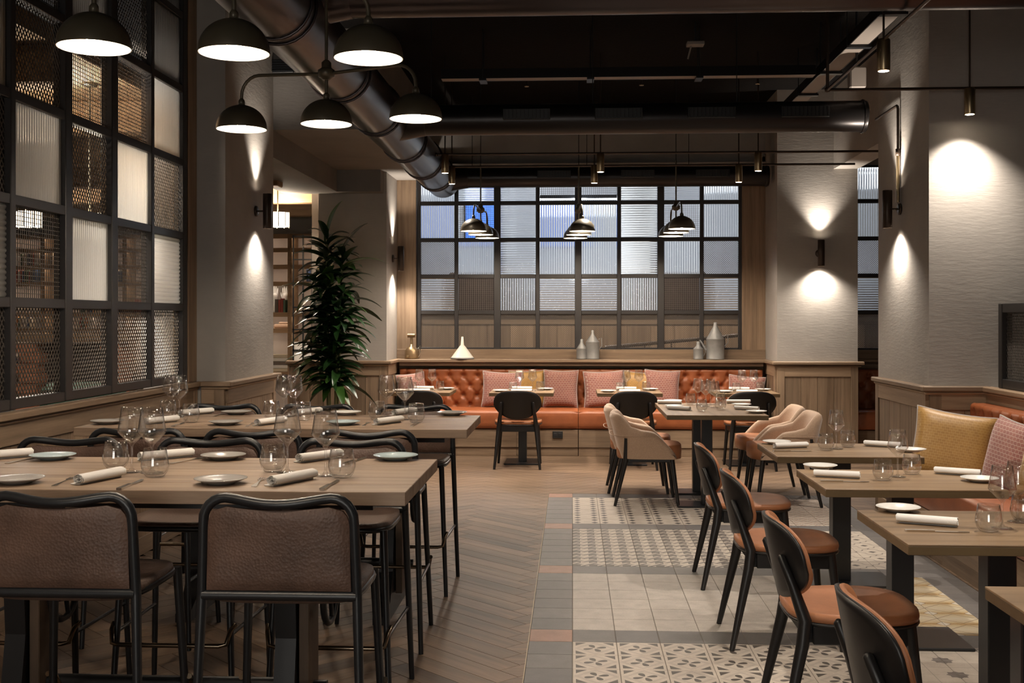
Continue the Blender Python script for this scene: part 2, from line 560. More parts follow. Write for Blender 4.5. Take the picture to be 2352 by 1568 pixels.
    lk(nt, col, b.inputs['Base Color'])
    b.inputs['Roughness'].default_value = .5
    b.inputs['Specular IOR Level'].default_value = .45
    bump(nt, n2, .06, .003, b)
    return m
TM = {k: tile_mat('tile_' + k, k) for k in ('grey', 'terra', 'plain', 'flower', 'hound', 'hour', 'zig', 'lattice', 'yellow', 'star')}

# ================================================================== THE SETTING
ZC = 3.9          # black ceiling
XL, XR = -2.72, 2.78
YB = 12.85        # back wall
ZS = 1.03         # top of the wainscot

# ---- floor: herringbone boards and cement tiles on a subfloor
fl = struct('floor', 'oak herringbone floor with a carpet of patterned cement tiles', MB().bb(-9.6, 6.2, -3.3, 18.3, -.2, -.012), M['slab'], 'floor')
def clip(poly, a, b, c):      # keep a*x+b*y<=c
    out = []
    for i, p in enumerate(poly):
        q = poly[(i + 1) % len(poly)]
        dp, dq = a * p[0] + b * p[1] - c, a * q[0] + b * q[1] - c
        if dp <= 0: out.append(p)
        if dp * dq < 0:
            t = dp / (dp - dq); out.append((p[0] + t * (q[0] - p[0]), p[1] + t * (q[1] - p[1])))
    return out
PW, PN = .115, 6
board_me = MB().box((0, 0, -.006), (PN * PW - .002, PW - .002, .012), .0008).mesh('floor_board', M['plank'])
cands = []
ca, sa = math.cos(R(45)), math.sin(R(45))
def r2w(p, q): return (-1.2 + ca * p - sa * q, 5.0 + sa * p + ca * q)
for q in range(-160, 160):
    for p in range(-160, 160):
        t = (p - q) % (2 * PN)
        if t == 0: cx_, cy_, ang = p + PN / 2, q + .5, 45
        elif t == 2 * PN - 1: cx_, cy_, ang = p + .5, q + PN / 2, 135
        else: continue
        x, y = r2w(cx_ * PW, cy_ * PW)
        if not (-2.9 < x < 5.6 and 1.0 < y < 12.8): continue
        cands.append((math.hypot(x, y), x, y, ang))
cands.sort()
rest = MB(); nb = 0
for d, x, y, ang in cands:
    a = R(ang); hx, hy = (PN * PW - .002) / 2, (PW - .002) / 2
    poly = [(x + math.cos(a) * i * hx - math.sin(a) * j * hy, y + math.sin(a) * i * hx + math.cos(a) * j * hy) for i, j in ((-1, -1), (1, -1), (1, 1), (-1, 1))]
    X0, X1, Y1 = -.203, 2.203, 9.603
    hit = max(p[0] for p in poly) > X0 and min(p[0] for p in poly) < X1 and min(p[1] for p in poly) < Y1
    pieces = [poly]
    if hit:
        pieces = [clip(poly, 1, 0, X0), clip(clip(poly, -1, 0, -X0), 0, -1, -Y1), clip(clip(poly, -1, 0, -X1), 0, 1, Y1)]
        pieces = [p for p in pieces if len(p) > 2 and max(q[0] for q in p) - min(q[0] for q in p) > .004 and max(q[1] for q in p) - min(q[1] for q in p) > .004]
    u = CXP + FPX * (x * _c + y * _s) / (-x * _s + y * _c)
    vis = y > 3.6 and -100 < u < 2450 and x < 2.0
    if vis and nb < 300:
        nb += 1
        if hit:
            for p in pieces: MB().prism(p, -.012, 0).build('floor_board', M['plank'], fl)
        else: place('floor_board', board_me, fl, (x, y, 0), (0, 0, a))
    else:
        for p in pieces: rest.prism(p, -.012, 0)
o = rest.build('floor_boards_beyond', M['plank'], fl); o['kind'] = 'stuff'

def tile_kind(i, j):         # i column from x=-0.2, j row from y=3.2 (0.2 m grid)
    y = 3.2 + .2 * j
    ph = round((y - 3.8) / .2) % 7          # one grey row then six patterned rows
    b = int(math.floor((y - 3.8 + 1e-6) / 1.4))
    if i == 0: return 'terra' if ph == 0 else 'grey'
    if ph == 0: return 'grey'
    if i == 7: return 'grey'
    if i >= 11: return 'grey'
    lk_, rk = [('star', 'zig'), ('flower', 'star'), ('plain', 'yellow'), ('hound', 'lattice'), ('hour', 'zig'), ('plain', 'plain')][b + 1 if b + 1 < 6 else 5]
    return lk_ if i < 7 else rk
tme = {k: MB().box((0, 0, -.006), (.197, .197, .012), .0012).mesh('tile', m) for k, m in TM.items()}
tl = []
for j in range(32):
    for i in range(12):
        x, y = -.1 + .2 * i, 3.3 + .2 * j
        u = CXP + FPX * (x * _c + y * _s) / (-x * _s + y * _c)
        tl.append((0 if (y > 4.4 and u < 2420) else 1, y, x, tile_kind(i, j)))
tl.sort()
rest = {}
for n_, (h, y, x, k) in enumerate(tl):
    if n_ < 300: place('floor_tile', tme[k], fl, (x, y, 0))
    else: rest.setdefault(k, MB()).box((x, y, -.006), (.197, .197, .012), .0012)
for k, mb in rest.items():
    o = mb.build('floor_tiles_beyond', TM[k], fl); o['kind'] = 'stuff'
MB().bb(-.2, 2.2, 3.2, 9.6, -.0118, -.002).build('grout_bed', M['grout'], fl)
MB().bb(-.2035, -.2005, 3.2, 9.6, -.01, .0015).build('brass_edge_strip', M['brass'], fl)

# ---- wainscot along a line A -> B, seen from its right-hand side
def wainscot(par, A, B, ztop=ZS, bw=.165, cap=True, ends=(1, 1), capext=(0, 0), dz=0.0):
    L = math.hypot(B[0] - A[0], B[1] - A[1]); a = math.atan2(B[1] - A[1], B[0] - A[0])
    loc, rot = (A[0], A[1], 0), (0, 0, a)
    def pc(name, m, x0, x1, y0, y1, z0, z1, b=.002):
        me = MB().bb(-(x1 - x0) / 2, (x1 - x0) / 2, y0, y1, -(z1 - z0) / 2, (z1 - z0) / 2, b).mesh(name, m)
        px = (x0 + x1) / 2
        return place(name, me, par, (A[0] + math.cos(a) * px, A[1] + math.sin(a) * px, (z0 + z1) / 2), rot)
    zt = ztop - .035
    sw = .075
    x0 = sw if ends[0] else 0; x1 = L - sw if ends[1] else L
    n = max(1, round((x1 - x0) / bw)); w = (x1 - x0) / n
    for i in range(n):
        pc('wainscot_board', M['wains'], x0 + i * w + .0015, x0 + (i + 1) * w - .0015, -.012, .01, .10, zt - .12)
    if ends[0]: pc('stile', M['wains'], 0, sw, -.024, .01, 0, zt)
    if ends[1]: pc('stile', M['wains'], L - sw, L, -.024, .01, 0, zt)
    pc('top_rail', M['wains_h'], x0, x1, -.023, .01, zt - .125, zt)
    pc('bottom_rail', M['wains_h'], x0, x1, -.023, .01, 0, .11)
    if cap:
        e0, e1 = capext
        pc('cap_moulding', M['wains_h'], -e0 * .6, L + e1 * .6, -.036, .01, zt - .022, zt, .008)
        pc('cap_ledge', M['wains_h'], -e0, L + e1, -.058, .02, zt, ztop - dz, .006)

def wall(name, label, *boxes, m=None):
    mb = MB()
    for b in boxes: mb.bb(*b)
    return struct(name, label, mb, m or M['plaster'], 'wall')

# left wall, pillar, bulkheads
wl = wall('wall_left', 'oak wainscot wall below the tall steel window on the left', (XL - .14, XL - .02, -3.2, 8.04, 0, ZS - .02), (XL - .14, XL, -3.2, 4.05, ZS - .02, ZC))
wainscot(wl, (XL + .0, 1.0), (XL + .0, 8.02), bw=.33)
MB().bb(XL - .1, XL + .012, 7.86, 8.04, ZS, ZC, .004).build('side_jamb', M['wains'], wl)
wp = wall('wall_pillar_left', 'taupe plaster pillar at the end of the left steel window', (-3.1, -2.5, 8.04, 9.35, 0, ZC))
wainscot(wp, (XL + .05, 8.04), (-2.5, 8.04), ends=(0, 1), bw=.2, capext=(0, .058))
wainscot(wp, (-2.5, 8.04), (-2.5, 9.35), bw=.33, ends=(0, 1), capext=(0, .058), dz=.0015)
struct('ceiling_bulkhead_left', 'taupe bulkhead, darkened in colour for shade, over the opening to the library', MB().bb(-3.1, -2.5, 9.35, 12.1, 2.83, ZC).bb(-2.5, -1.65, 9.35, 12.95, 3.06, ZC).bb(-2.5, -2.03, 11.9, 12.1, 2.83, 3.06), M['bulk'], 'ceiling')
wpb = wall('wall_pillar_back_left', 'taupe plaster pillar behind the tall potted plant', (-2.74, -2.0, 12.1, 12.95, 0, 3.06))
wainscot(wpb, (-3.06, 12.1), (-2.0, 12.1), bw=.15, capext=(.03, .058))
wainscot(wpb, (-2.0, 12.1), (-2.0, YB - .0), bw=.25, ends=(0, 0), dz=.0015)
MB().bb(-3.06, -2.74, 12.1, 12.3, 0, ZS - .02).build('low_wall', M['wains'], wpb)

# back wall with ledge
wb = wall('wall_back', 'back wall with oak ledge below the wide steel window', (-2.0, 5.6, YB, YB + .12, 0, 1.12), (-2.0, 5.6, YB, YB + .12, 3.2, ZC + .3), (2.1, 3.05, YB, YB + .12, 1.0, 3.3))
wainscot(wb, (-2.0, YB), (2.16, YB), bw=.4, ends=(0, 0), dz=.003)
MB().bb(-2.0, 2.16, YB - .04, YB + .02, ZS - .01, 1.135, .003).build('window_apron', M['wains_h'], wb)
MB().bb(-1.985, 2.145, YB - .29, YB - .04, ZS - .035, ZS - .0025, .005).build('ledge_shelf', M['wains_h'], wb)
MB().bb(-1.94, 2.10, YB - .26, YB - .06, ZS - .075, ZS - .035, .005).build('ledge_moulding', M['wains_h'], wb)
MB().bb(-2.0, -1.78, YB - .03, YB + .1, 1.12, 3.2, .003).build('oak_surround', M['wains'], wb)
MB().bb(1.9, 2.16, YB - .03, YB + .1, 1.12, 3.2, .003).build('oak_surround', M['wains'], wb)
MB().bb(-1.6, 2.16, YB - .06, YB, 3.18, 3.24, .003).build('picture_ledge', M['plaster'], wb)
wainscot(wb, (3.0, YB), (5.5, YB), bw=.4, ends=(0, 0))
MB().bb(3.0, 5.5, YB - .04, YB + .02, ZS, 1.135, .003).build('window_apron', M['wains_h'], wb)
wpr = wall('wall_pillar_back_right', 'taupe plaster pillar with a single wall light, right of the tufted bench', (2.16, 3.0, 12.1, YB, 0, ZC))
wainscot(wpr, (2.16, YB), (2.16, 12.1), bw=.25, ends=(0, 1), dz=.0015)
wainscot(wpr, (2.16, 12.1), (3.0, 12.1), bw=.19, capext=(.058, .058))
struct('ceiling_bulkhead_right', 'plaster beam between the two right hand pillars', MB().bb(2.75, 3.0, 8.95, 12.1, 3.06, ZC), M['plaster'], 'ceiling')
wpn = wall('wall_pillar_right', 'wide taupe plaster pillar beside the right hand tables', (2.39, 5.5, 7.74, 9.0, 0, ZC))
wainscot(wpn, (2.39, 9.0), (2.39, 7.74), bw=.3, dz=.0015)
wainscot(wpn, (2.39, 7.74), (XR, 7.74), bw=.19, ends=(1, 0), capext=(.058, 0))
wr = wall('wall_right', 'low oak panelled wall behind the right hand bench', (XR, XR + .15, -3.2, 7.74, 0, 1.02))
wainscot(wr, (XR, 7.72), (XR, 1.5), bw=.3, ends=(0, 0), dz=.0015)
wall('wall_rear', 'plaster wall behind the camera', (XL - .1, -2.3, -3.3, -3.2, 0, ZC), (-2.3, -.1, -3.3, -3.2, 2.7, ZC), (-.1, 5.6, -3.3, -3.2, 0, ZC))
wall('wall_right_bay', 'plaster walls of the bay beyond the right pillar', (5.5, 5.6, -3.3, 18, 0, ZC))
struct('ceiling', 'black painted concrete ceiling high above the ducts', MB().bb(XL - .14, 5.6, -3.3, 12.97, ZC, ZC + .2), M['ceil'], 'ceiling')

# ---- steel windows with reeded panes and wire mesh
def reed_mesh(name, w, h, vert, pitch=.026, m=None):
    mb = MB(); L = w if vert else h; K = h if vert else w
    n = max(2, round(L / pitch)); seg = 6
    pts = []
    for i in range(n):
        for k in range(seg):
            t = k / seg
            pts.append(((i + t) * L / n, -.004 - .009 * math.sin(math.pi * t)))
    pts.append((L, -.004))
    vs = []; fs = []
    for a, d in pts:
        vs += [(a, d, 0), (a, d, K)] if vert else [(0, d, a), (K, d, a)]
    N = len(pts)
    for i in range(N - 1):
        q = (2 * i, 2 * i + 2, 2 * i + 3, 2 * i + 1)
        fs.append(q if vert else q[::-1])
    mb.add(vs, fs, True)
    mb.add([(0, .003, 0), (w, .003, 0), (w, .003, h), (0, .003, h)], [(0, 3, 2, 1)])
    return mb.mesh(name, m or M['reed'])
def grid_mesh(name, w, h, p=.022, r=.0018):
    mb = MB()
    for i in range(1, round(w / p)):
        x = i * w / round(w / p); mb.box((x, 0, h / 2), (2 * r, 2 * r, h))
    for i in range(1, round(h / p)):
        z = i * h / round(h / p); mb.box((w / 2, .002, z), (w, 2 * r, 2 * r))
    return mb.mesh(name, M['wire'])
def diamond_mesh(name, w, h, px=.032, pz=.042, r=.0022):
    mb = MB()
    sl = pz / px
    for sg in (1, -1):
        k = -int(h / pz) - 2
        while k * px < w + h / sl:
            # line z = sl*(x - x0) for sg=1 ; mirrored for sg=-1
            x0 = k * px; k += 1
            xa, xb = max(0, x0), min(w, x0 + h / sl)
            if xb - xa < .004: continue
            za, zb = sl * (xa - x0), sl * (xb - x0)
            if sg < 0: xa, xb = w - xa, w - xb
            L = math.hypot(xb - xa, zb - za)
            mb.box(((xa + xb) / 2, sg * .001, (za + zb) / 2), (L, .004, 2 * r), 0, ry=-math.atan2(zb - za, xb - xa))
    return mb.mesh(name, M['wire'])
def window(name, label, O, rz, xs, zs, kinds, fw=.05, thick=(), depth=.06, dia=(.032, .042), gm=None):
    """O origin of local x=0,z=0; xs mullion centres, zs rail centres; kinds[row][col] from the bottom row up"""
    root = struct(name, label, cat='window')
    root.location = O; root.rotation_euler = (0, 0, rz)
    z0, z1, x0, x1 = zs[0], zs[-1], xs[0], xs[-1]
    for i, x in enumerate(xs):
        w = fw * (1.7 if i in thick else 1)
        MB().bb(x - w / 2, x + w / 2, -depth / 2, depth / 2, z0 - fw / 2, z1 + fw / 2, .004).build('mullion', M['frame'], root)
    cache = {}
    for i in range(len(xs) - 1):
        wa = fw * (1.7 if i in thick else 1) / 2; wb_ = fw * (1.7 if i + 1 in thick else 1) / 2
        for z in zs:
            MB().bb(xs[i] + wa, xs[i + 1] - wb_, -depth / 2 + .004, depth / 2 - .004, z - fw / 2, z + fw / 2, .003).build('glazing_bar', M['frame'], root)
        for j in range(len(zs) - 1):
            k = kinds[j][i]
            w, h = xs[i + 1] - wb_ - xs[i] - wa, zs[j + 1] - zs[j] - fw
            key = (k, round(w, 3), round(h, 3))
            if key not in cache:
                cache[key] = {'V': lambda: reed_mesh('reeded_pane', w, h, True, m=gm), 'H': lambda: reed_mesh('reeded_pane', w, h, False, m=gm),
                              'G': lambda: grid_mesh('wire_grid_panel', w, h), 'D': lambda: diamond_mesh('mesh_panel', w, h, *dia)}[k]()
            place(cache[key].name.split('.')[0], cache[key], root, (xs[i] + wa, 0, zs[j] + fw / 2))
    return root
ys = [4.13 + .61 * i for i in range(6)] + [7.79]
ys[5] = 7.18
zsL = [1.065, 1.56, 2.06, 2.57, 3.08, 3.59, 3.87]
KL = ['DDDDDD', 'VHGVGH'[0:6], 'HDVDVD', 'DVDGGV', 'GVGVDV', 'VHVDVV']
window('window_1', 'tall black steel screen of reeded panes and wire mesh along the left wall', (XL - .02, 0, 0), R(90), ys, zsL, KL, .05, (3, 4, 6), .07, gm=M['milk'])
xb = [aty(u, 800, YB)[0] for u in (962, 1048, 1142, 1235, 1328, 1422, 1518, 1612, 1701)]
zb = [aty(960, v, YB)[2] for v in (802, 717, 634.5, 551, 467)] + [3.2]
KB = ['DDDDDDDD', 'HGVHHVGH', 'DVHVVHVD', 'VGHVVHGV', 'VHHGGHHV']
window('window_2', 'wide black steel window of reeded panes and wire mesh above the tufted bench', (0, YB + .03, 0), 0, xb, zb, KB, .045, (2, 4, 6), .06, (.021, .024))
window('window_3', 'black steel window glimpsed between the two right hand pillars', (0, YB + .03, 0), 0, [3.06 + .47 * i for i in range(6)], zb, ['DDDDD', 'HHVHV', 'DDVDH', 'VVHVV', 'VVVHV'], .045, (2,), .06, (.021, .024))
window('window_4', 'low black framed mesh screen standing on the wall at the right edge', (XR + .03, 7.56, 0), R(-90), [.04 + .5 * i for i in range(12)], [1.06, 1.55], ['D' * 11], .06, (), .07, (.024, .036))
w5 = struct('added_glow_window', 'added glowing glazed entrance behind the camera, for fill and glass highlights', cat='window')  # invented entrance, added as a light source behind the camera
for x in (-2.28, -1.56, -.84, -.12): MB().bb(x - .02, x + .02, -3.27, -3.21, 0, 2.7, .004).build('mullion', M['frame'], w5)
for z in (.03, 2.67): MB().bb(-2.26, -.14, -3.26, -3.22, z - .03, z + .03, .004).build('glazing_bar', M['frame'], w5)
for x in (-2.26, -1.54, -.82): MB().bb(x, x + .68, -3.245, -3.235, .06, 2.64).build('added_lit_pane', M['fillpane'], w5)

# ---- the library beyond the left screen
LW = M['libwood']
wall('wall_library', 'warm library walls seen through the left screen', (-9.6, -9.5, 0, 15.8, 0, 3.2), (-9.6, -2.6, 15.7, 15.8, 0, 3.2), (-2.86, -2.74, 12.3, 15.8, 0, 3.2), (-9.6, -2.86, .0, .1, 0, 3.2))
lc = struct('ceiling_library', 'timber library ceiling with heavy oak beams', MB().bb(-9.6, -2.86, 0, 15.8, 3.0, 3.1), LW, 'ceiling')
for y in (3.0, 4.6, 6.2, 7.8, 9.4, 11.0, 12.6, 14.2):
    MB().bb(-9.5, -2.87 if y < 8 or y > 9.4 else -3.12, y - .1, y + .1, 2.78, 3.0, .01).build('oak_beam', LW, lc)
def bookcase(x0, w, label):
    t = thing('bookcase', label, 'bookcase', (x0, 15.25, 0), 0, 'oak bookcases along the library wall')
    MB().bb(0, w, .36, .38, 0, 2.64).build('back_panel', M['libback'], t)
    for x in (.015, w - .015): MB().bb(x - .015, x + .015, 0, .36, 0, 2.64, .002).build('side_panel', LW, t)
    for z in SH: MB().bb(.03, w - .03, .01, .36, z - .018, z + .018, .002).build('shelf', LW, t)
    for z in SH[2:]:
        MB().bb(.04, w - .04, .03, .045, z - .026, z - .0185).build('shelf_light', M['shelflight'], t)
        MB().bb(.03, w - .03, -.002, .0095, z - .042, z + .018, .001).build('shelf_lip', LW, t)
    return t
M['shelflight'] = emit('shelf_led', (1.0, .86, .72), 9, True)
SH = [.10, .74, 1.33, 1.55, 1.97, 2.20, 2.43, 2.62]
M['libback'] = plain('library_back_panel', (.55, .48, .42), .8)
units = [(-8.45, 1.15), (-7.3, 1.15), (-6.15, 1.15), (-5.0, 1.15), (-3.85, 1.0)]
lab = ['furthest left', 'second from the left', 'middle', 'second from the doorway', 'nearest the plant']
for (x0, w), l in zip(units, lab):
    bookcase(x0, w, 'oak library bookcase with books, %s of the row behind the screen' % l)
bme = []
for h, wd in ((.17, .028), (.19, .035), (.15, .024), (.18, .045), (.16, .03)):
    mb = MB().bb(-wd / 2, wd / 2, 0, .15, 0, h, .002)
    bme.append((mb.mesh('book', M['book']), wd, h))
nbk = 0
for (x0, w) in units[::-1]:
    n0 = nbk
    for si, z in enumerate(SH[:-1]):
        top = SH[si + 1] - z
        if si in (0,) or top < .16: continue
        if x0 == -3.85 and si in (1, 2, 3): continue
        x = x0 + .06
        run = nbk
        x += random.uniform(0, .5)
        while x < x0 + w - .09 and nbk < 290 and nbk - run < 12:
            if random.random() < .10: x += random.uniform(.05, .22); continue
            me, wd, h = random.choice(bme)
            if h > top - .04: continue
            o = place('book', me, None, (x + wd / 2, 15.28, z + .018))
            tag(o, 'cloth bound book on the %s shelf of the library bookcase %s' % (['floor', 'lowest', 'second lowest', 'middle', 'third highest', 'second highest', 'topmost'][si], lab[units.index((x0, w))]), 'book', 'books in the library bookcases')
            x += wd + .003; nbk += 1

# ---- the lounge beyond the back window
wall('wall_lounge', 'pale walls of the lounge beyond the back window', (-2.74, 5.6, 18.0, 18.1, 0, 4.2), (-2.74, -2.6, 12.97, 18.0, 0, 4.2), m=M['plaster_cool'])
struct('ceiling_lounge', 'pale ceiling of the lounge beyond the back window', MB().bb(-2.74, 5.6, 12.97, 18.1, 4.2, 4.3), M['plaster_cool'], 'ceiling')
wlp = wall('wall_lounge_platform', 'oak panelled riser of the raised lounge', (-2.6, 5.5, 14.6, 18.0, 0, 1.3))
wainscot(wlp, (-2.6, 14.6), (5.5, 14.6), ztop=1.57, bw=.3, ends=(0, 0))
MB().bb(-2.6, 5.5, 14.62, 14.7, 1.2, 1.54).build('parapet', M['wains'], wlp)

# ================================================================== CEILING SERVICES
def ring(mb, c, rad, r, axis, n=28, m=6):
    pts = []
    for k in range(n):
        a = 2 * math.pi * k / n
        pts.append((c[0], c[1] + rad * math.cos(a), c[2] + rad * math.sin(a)) if axis == 'x' else (c[0] + rad * math.cos(a), c[1], c[2] + rad * math.sin(a)))
    mb.tube(pts, r, m, closed=True)
DX, DZ, DR = -1.445, 3.02, .188
t = thing('spiral_duct', 'large dark round duct running towards the back window above the bar tables', 'duct', (DX, 2.0, DZ))
MB().tube([(0, 0, 0), (0, 10.6, 0)], DR, 40).build('duct_tube', M['duct'], t)
mb = MB()
y = .2
while y < 10.5:
    ring(mb, (0, y, 0), DR + .001, .004, 'y'); y += .115
for yy in (1.9, 2.0, 3.4, 3.5, 4.9, 5.0, 6.2, 6.3, 7.6, 7.7, 8.8, 8.9, 9.8, 9.9):
    b2 = MB(); ring(b2, (0, yy, 0), DR + .004, .009, 'y'); b2.build('joint_band', M['duct'], t)

def xduct(y, z, r, x1, label, grilles, m):
    t = thing('cross_duct', label, 'duct', (DX, y, z), 0, 'cross ducts branching off the spiral duct')
    MB().tube([(DR * .6, 0, 0), (x1 - DX, 0, 0)], r, 28).build('duct_tube', m, t)
    b = MB(); ring(b, (x1 - DX - .02, 0, 0), r + .004, .008, 'x'); b.build('end_band', m, t)
    b = MB(); b.lathe([(.0, 0), (r * .98, 0), (r * .98, .012), (.0, .02)], (0, 0, 0), 28)
    o = b.build('end_cap', m, t); o.location = (x1 - DX - .004, 0, 0); o.rotation_euler = (0, R(90), 0)
    b = MB(); b.tube([(DR * .5, 0, 0), (DR + .12, 0, 0)], r, 28, radii=[r * 1.35, r * 1.02]); b.build('saddle_collar', m, t)
    for gx in grilles:
        g = MB().box((gx - DX, -r * .98, .02), (.36, .03, .085), .004).build('air_grille', M['blackplastic'], t)
        for k in range(12):
            MB().box((gx - DX - .165 + .03 * k, -r * .98 - .018, .02), (.005, .006, .07)).build('grille_bar', M['ductblk'], g)
    for hx in (.35, 1.6, 2.7):
        if hx < x1 - DX: MB().cyl((hx, 0, r * .9), (hx, 0, ZC - z), .004, 6).build('hanger_rod', M['black'], t)
xduct(8.745, 3.02, .118, 2.22, 'black cross duct with air grilles, middle one of the three', [-.35, .35, 1.05, 1.75], M['ductblk'])
xduct(12.33, 3.02, .11, 2.1, 'black cross duct directly in front of the back window', [-.2, .7, 1.5], M['ductblk'])
xduct(5.8, 3.15, .115, 4.4, 'dark cross duct nearest the camera along the top edge', [], M['duct'])
def tray(label, p0, p1, w):
    t = thing('cable_tray', label, 'cable tray', p0, math.atan2(p1[1] - p0[1], p1[0] - p0[0]), 'cable trays under the ceiling')
    L = math.hypot(p1[0] - p0[0], p1[1] - p0[1])
    MB().bb(0, L, -w / 2, w / 2, -.008, 0).build('tray_bottom', M['traywhite'], t)
    for s in (-1, 1): MB().bb(0, L, s * w / 2 - .004, s * w / 2 + .004, -.01, .07).build('tray_side', M['ductblk'], t)
    n = int(L / .9)
    for k in range(n):
        x = .35 + k * .9
        MB().bb(x - .03, x + .03, -w / 2 - .02, w / 2 + .02, -.03, -.012).build('hanger_bracket', M['black'], t)
        for s in (-1, 1): MB().cyl((x, s * (w / 2 + .012), -.03), (x, s * (w / 2 + .012), ZC - p0[2]), .004, 6).build('hanger_rod', M['black'], t)
tray('pale bottomed cable tray crossing the black ceiling', (-1.1, 9.5, 3.5), (2.0, 9.5, 3.5), .12)
tray('pale bottomed cable tray running back along the right side', (2.1, 5.4, 3.5), (2.1, 11.0, 3.5), .14)
t = thing('sprinkler_pipe', 'thin dark sprinkler pipe under the black ceiling with small heads', 'pipe', (-1.0, 9.9, 3.62))
MB().cyl((0, 0, 0), (3.2, 0, 0), .014, 8).build('pipe', M['black'], t)
for x in (.6, 1.6, 2.6):
    MB().cyl((x, 0, 0), (x, 0, -.1), .009, 8).build('drop', M['rust'], t)
    MB().lathe([(0, 0), (.02, 0), (.02, .006), (0, .006)], (x, 0, -.11), 10).build('sprinkler_head', M['brass'], t)
t = thing('ceiling_speaker', 'small pale box on a bracket under the ceiling beside the right pillar', 'speaker', (2.15, 8.7, 3.3))
MB().box((0, 0, 0), (.12, .10, .16), .01).build('housing', M['traywhite'], t); MB().cyl((0, 0, .08), (0, 0, ZC - 3.3), .01, 8).build('bracket', M['black'], t)
t = thing('projector_bracket', 'small pale bracket hanging from the black ceiling', 'bracket', (1.0, 9.3, 3.72))
MB().box((0, 0, 0), (.14, .1, .03), .004).build('plate', M['traywhite'], t); MB().cyl((-.03, 0, 0), (-.06, 0, -.12), .008, 6).build('strut', M['traywhite'], t); MB().cyl((0, 0, 0), (0, 0, ZC - 3.72), .008, 6).build('stem', M['black'], t)
t = thing('air_vent', 'dark rectangular air grille in the bulkhead beside the spiral duct', 'vent', aty(648, 152, 9.33))
MB().box((0, 0, 0), (.2, .03, .11), .004).build('grille_frame', M['black'], t)
for k in range(5): MB().box((0, -.02, -.04 + .02 * k), (.18, .012, .005)).build('slat', M['black'], t)

# ---- pendant chandeliers: three bronze domes on one bar
def make_chandelier(half=.48, rod=.35):
    t = thing('chandelier', 'x', 'pendant lamp')
    MB().cyl((0, 0, .31), (0, 0, .31 + rod), .008, 10).build('rod', M['bronze'], t)
    b = MB(); ring(b, (0, 0, .31 + rod + .025), .025, .005, 'y', 18); b.build('ring', M['bronze'], t)
    MB().cyl((0, 0, .31 + rod + .05), (0, 0, ZC - 2.34), .004, 6).build('suspension_cable', M['black'], t)
    MB().lathe([(0, .215), (.02, .215), (.03, .225), (.042, .23), (.042, .262), (.032, .268), (.024, .275), (.024, .30), (.012, .312), (0, .312)], n=20).build('hub', M['bronze'], t)
    for s in (-1, 1):
        pts = [(s * .03, 0, .246), (s * (half - .10), 0, .262)]
        for k in range(1, 7):
            a = k / 6 * math.pi / 2
            pts.append((s * (half - .10 + .10 * math.sin(a)), 0, .262 - .10 * (1 - math.cos(a))))
        pts.append((s * half, 0, .118))
        MB().tube(pts, .0085, 10).build('arm', M['bronze'], t)
    MB().cyl((0, 0, .118), (0, 0, .22), .0085, 10).build('stem', M['bronze'], t)
    for x in (-half, 0, half):
        pr = [(.1275 * math.cos(a), .118 * math.sin(a)) for a in [i / 12 * math.pi / 2 for i in range(13)]]
        sh = MB().lathe([(.1275, -.006)] + pr[:-1] + [(.0, .118)], (x, 0, 0), 36).build('shade', M['bronze'], t)
        pi = [(.1245 * math.cos(a), .114 * math.sin(a)) for a in [i / 12 * math.pi / 2 for i in range(13)]]
        MB().lathe(([(.1275, -.006), (.1245, -.006)] + pi[:-1] + [(.0, .114)])[::-1], (x, 0, 0), 36).build('shade_lining', M['lining'], sh)
        MB().lathe([(0, .118), (.018, .118), (.016, .14), (.009, .15), (0, .15)], (x, 0, 0), 16).build('shade_cap', M['bronze'], sh)
        MB().lathe([(0, 0), (.018, .006), (.027, .024), (.024, .045), (.013, .065), (.013, .1), (0, .1)], (x, 0, 0), 16).build('bulb', M['bulb'], sh)
        light('SPOT', (x, 0, .02), PEND, WARM, t, .03, (x, 0, -1), 165, .35)
        light('POINT', (x, 0, .035), 1.2, WARM, t, .028)
    return t
PEND = 40
ch = Proto(make_chandelier())
def chand(pl, pm, pr_, z, label, k=1.0):
    a, b, c = at(*pl, z), at(*pm, z), at(*pr_, z)
    rz = math.atan2(c[1] - a[1], c[0] - a[0])
    return ch.put(((a[0] + c[0]) / 2, (a[1] + c[1]) / 2, z), rz, label, 'three dome bronze pendant lamps')
chand((212, 106), (536, 115), (850, 131), 2.44, 'bronze three dome pendant lamp nearest the camera, over the front bar table')
chand((546, 295), (750, 283), (965, 270), 2.45, 'bronze three dome pendant lamp over the second bar table')
chand((1089, 530), (1104, 537), (1118, 545), 2.34, 'small bronze three dome pendant lamp, left one before the back window')
chand((1322, 545.5), (1330, 535), (1337, 530), 2.34, 'small bronze three dome pendant lamp, middle one before the back window')
chand((1538, 543), (1549, 532), (1569, 522), 2.34, 'small bronze three dome pendant lamp, right one before the back window')
ch.put((-1.2, 1.9, 2.44), R(4), 'added bronze three dome pendant lamp out of frame, lighting the front stools', 'three dome bronze pendant lamps')  # extra unseen pendant, added to light the front stools

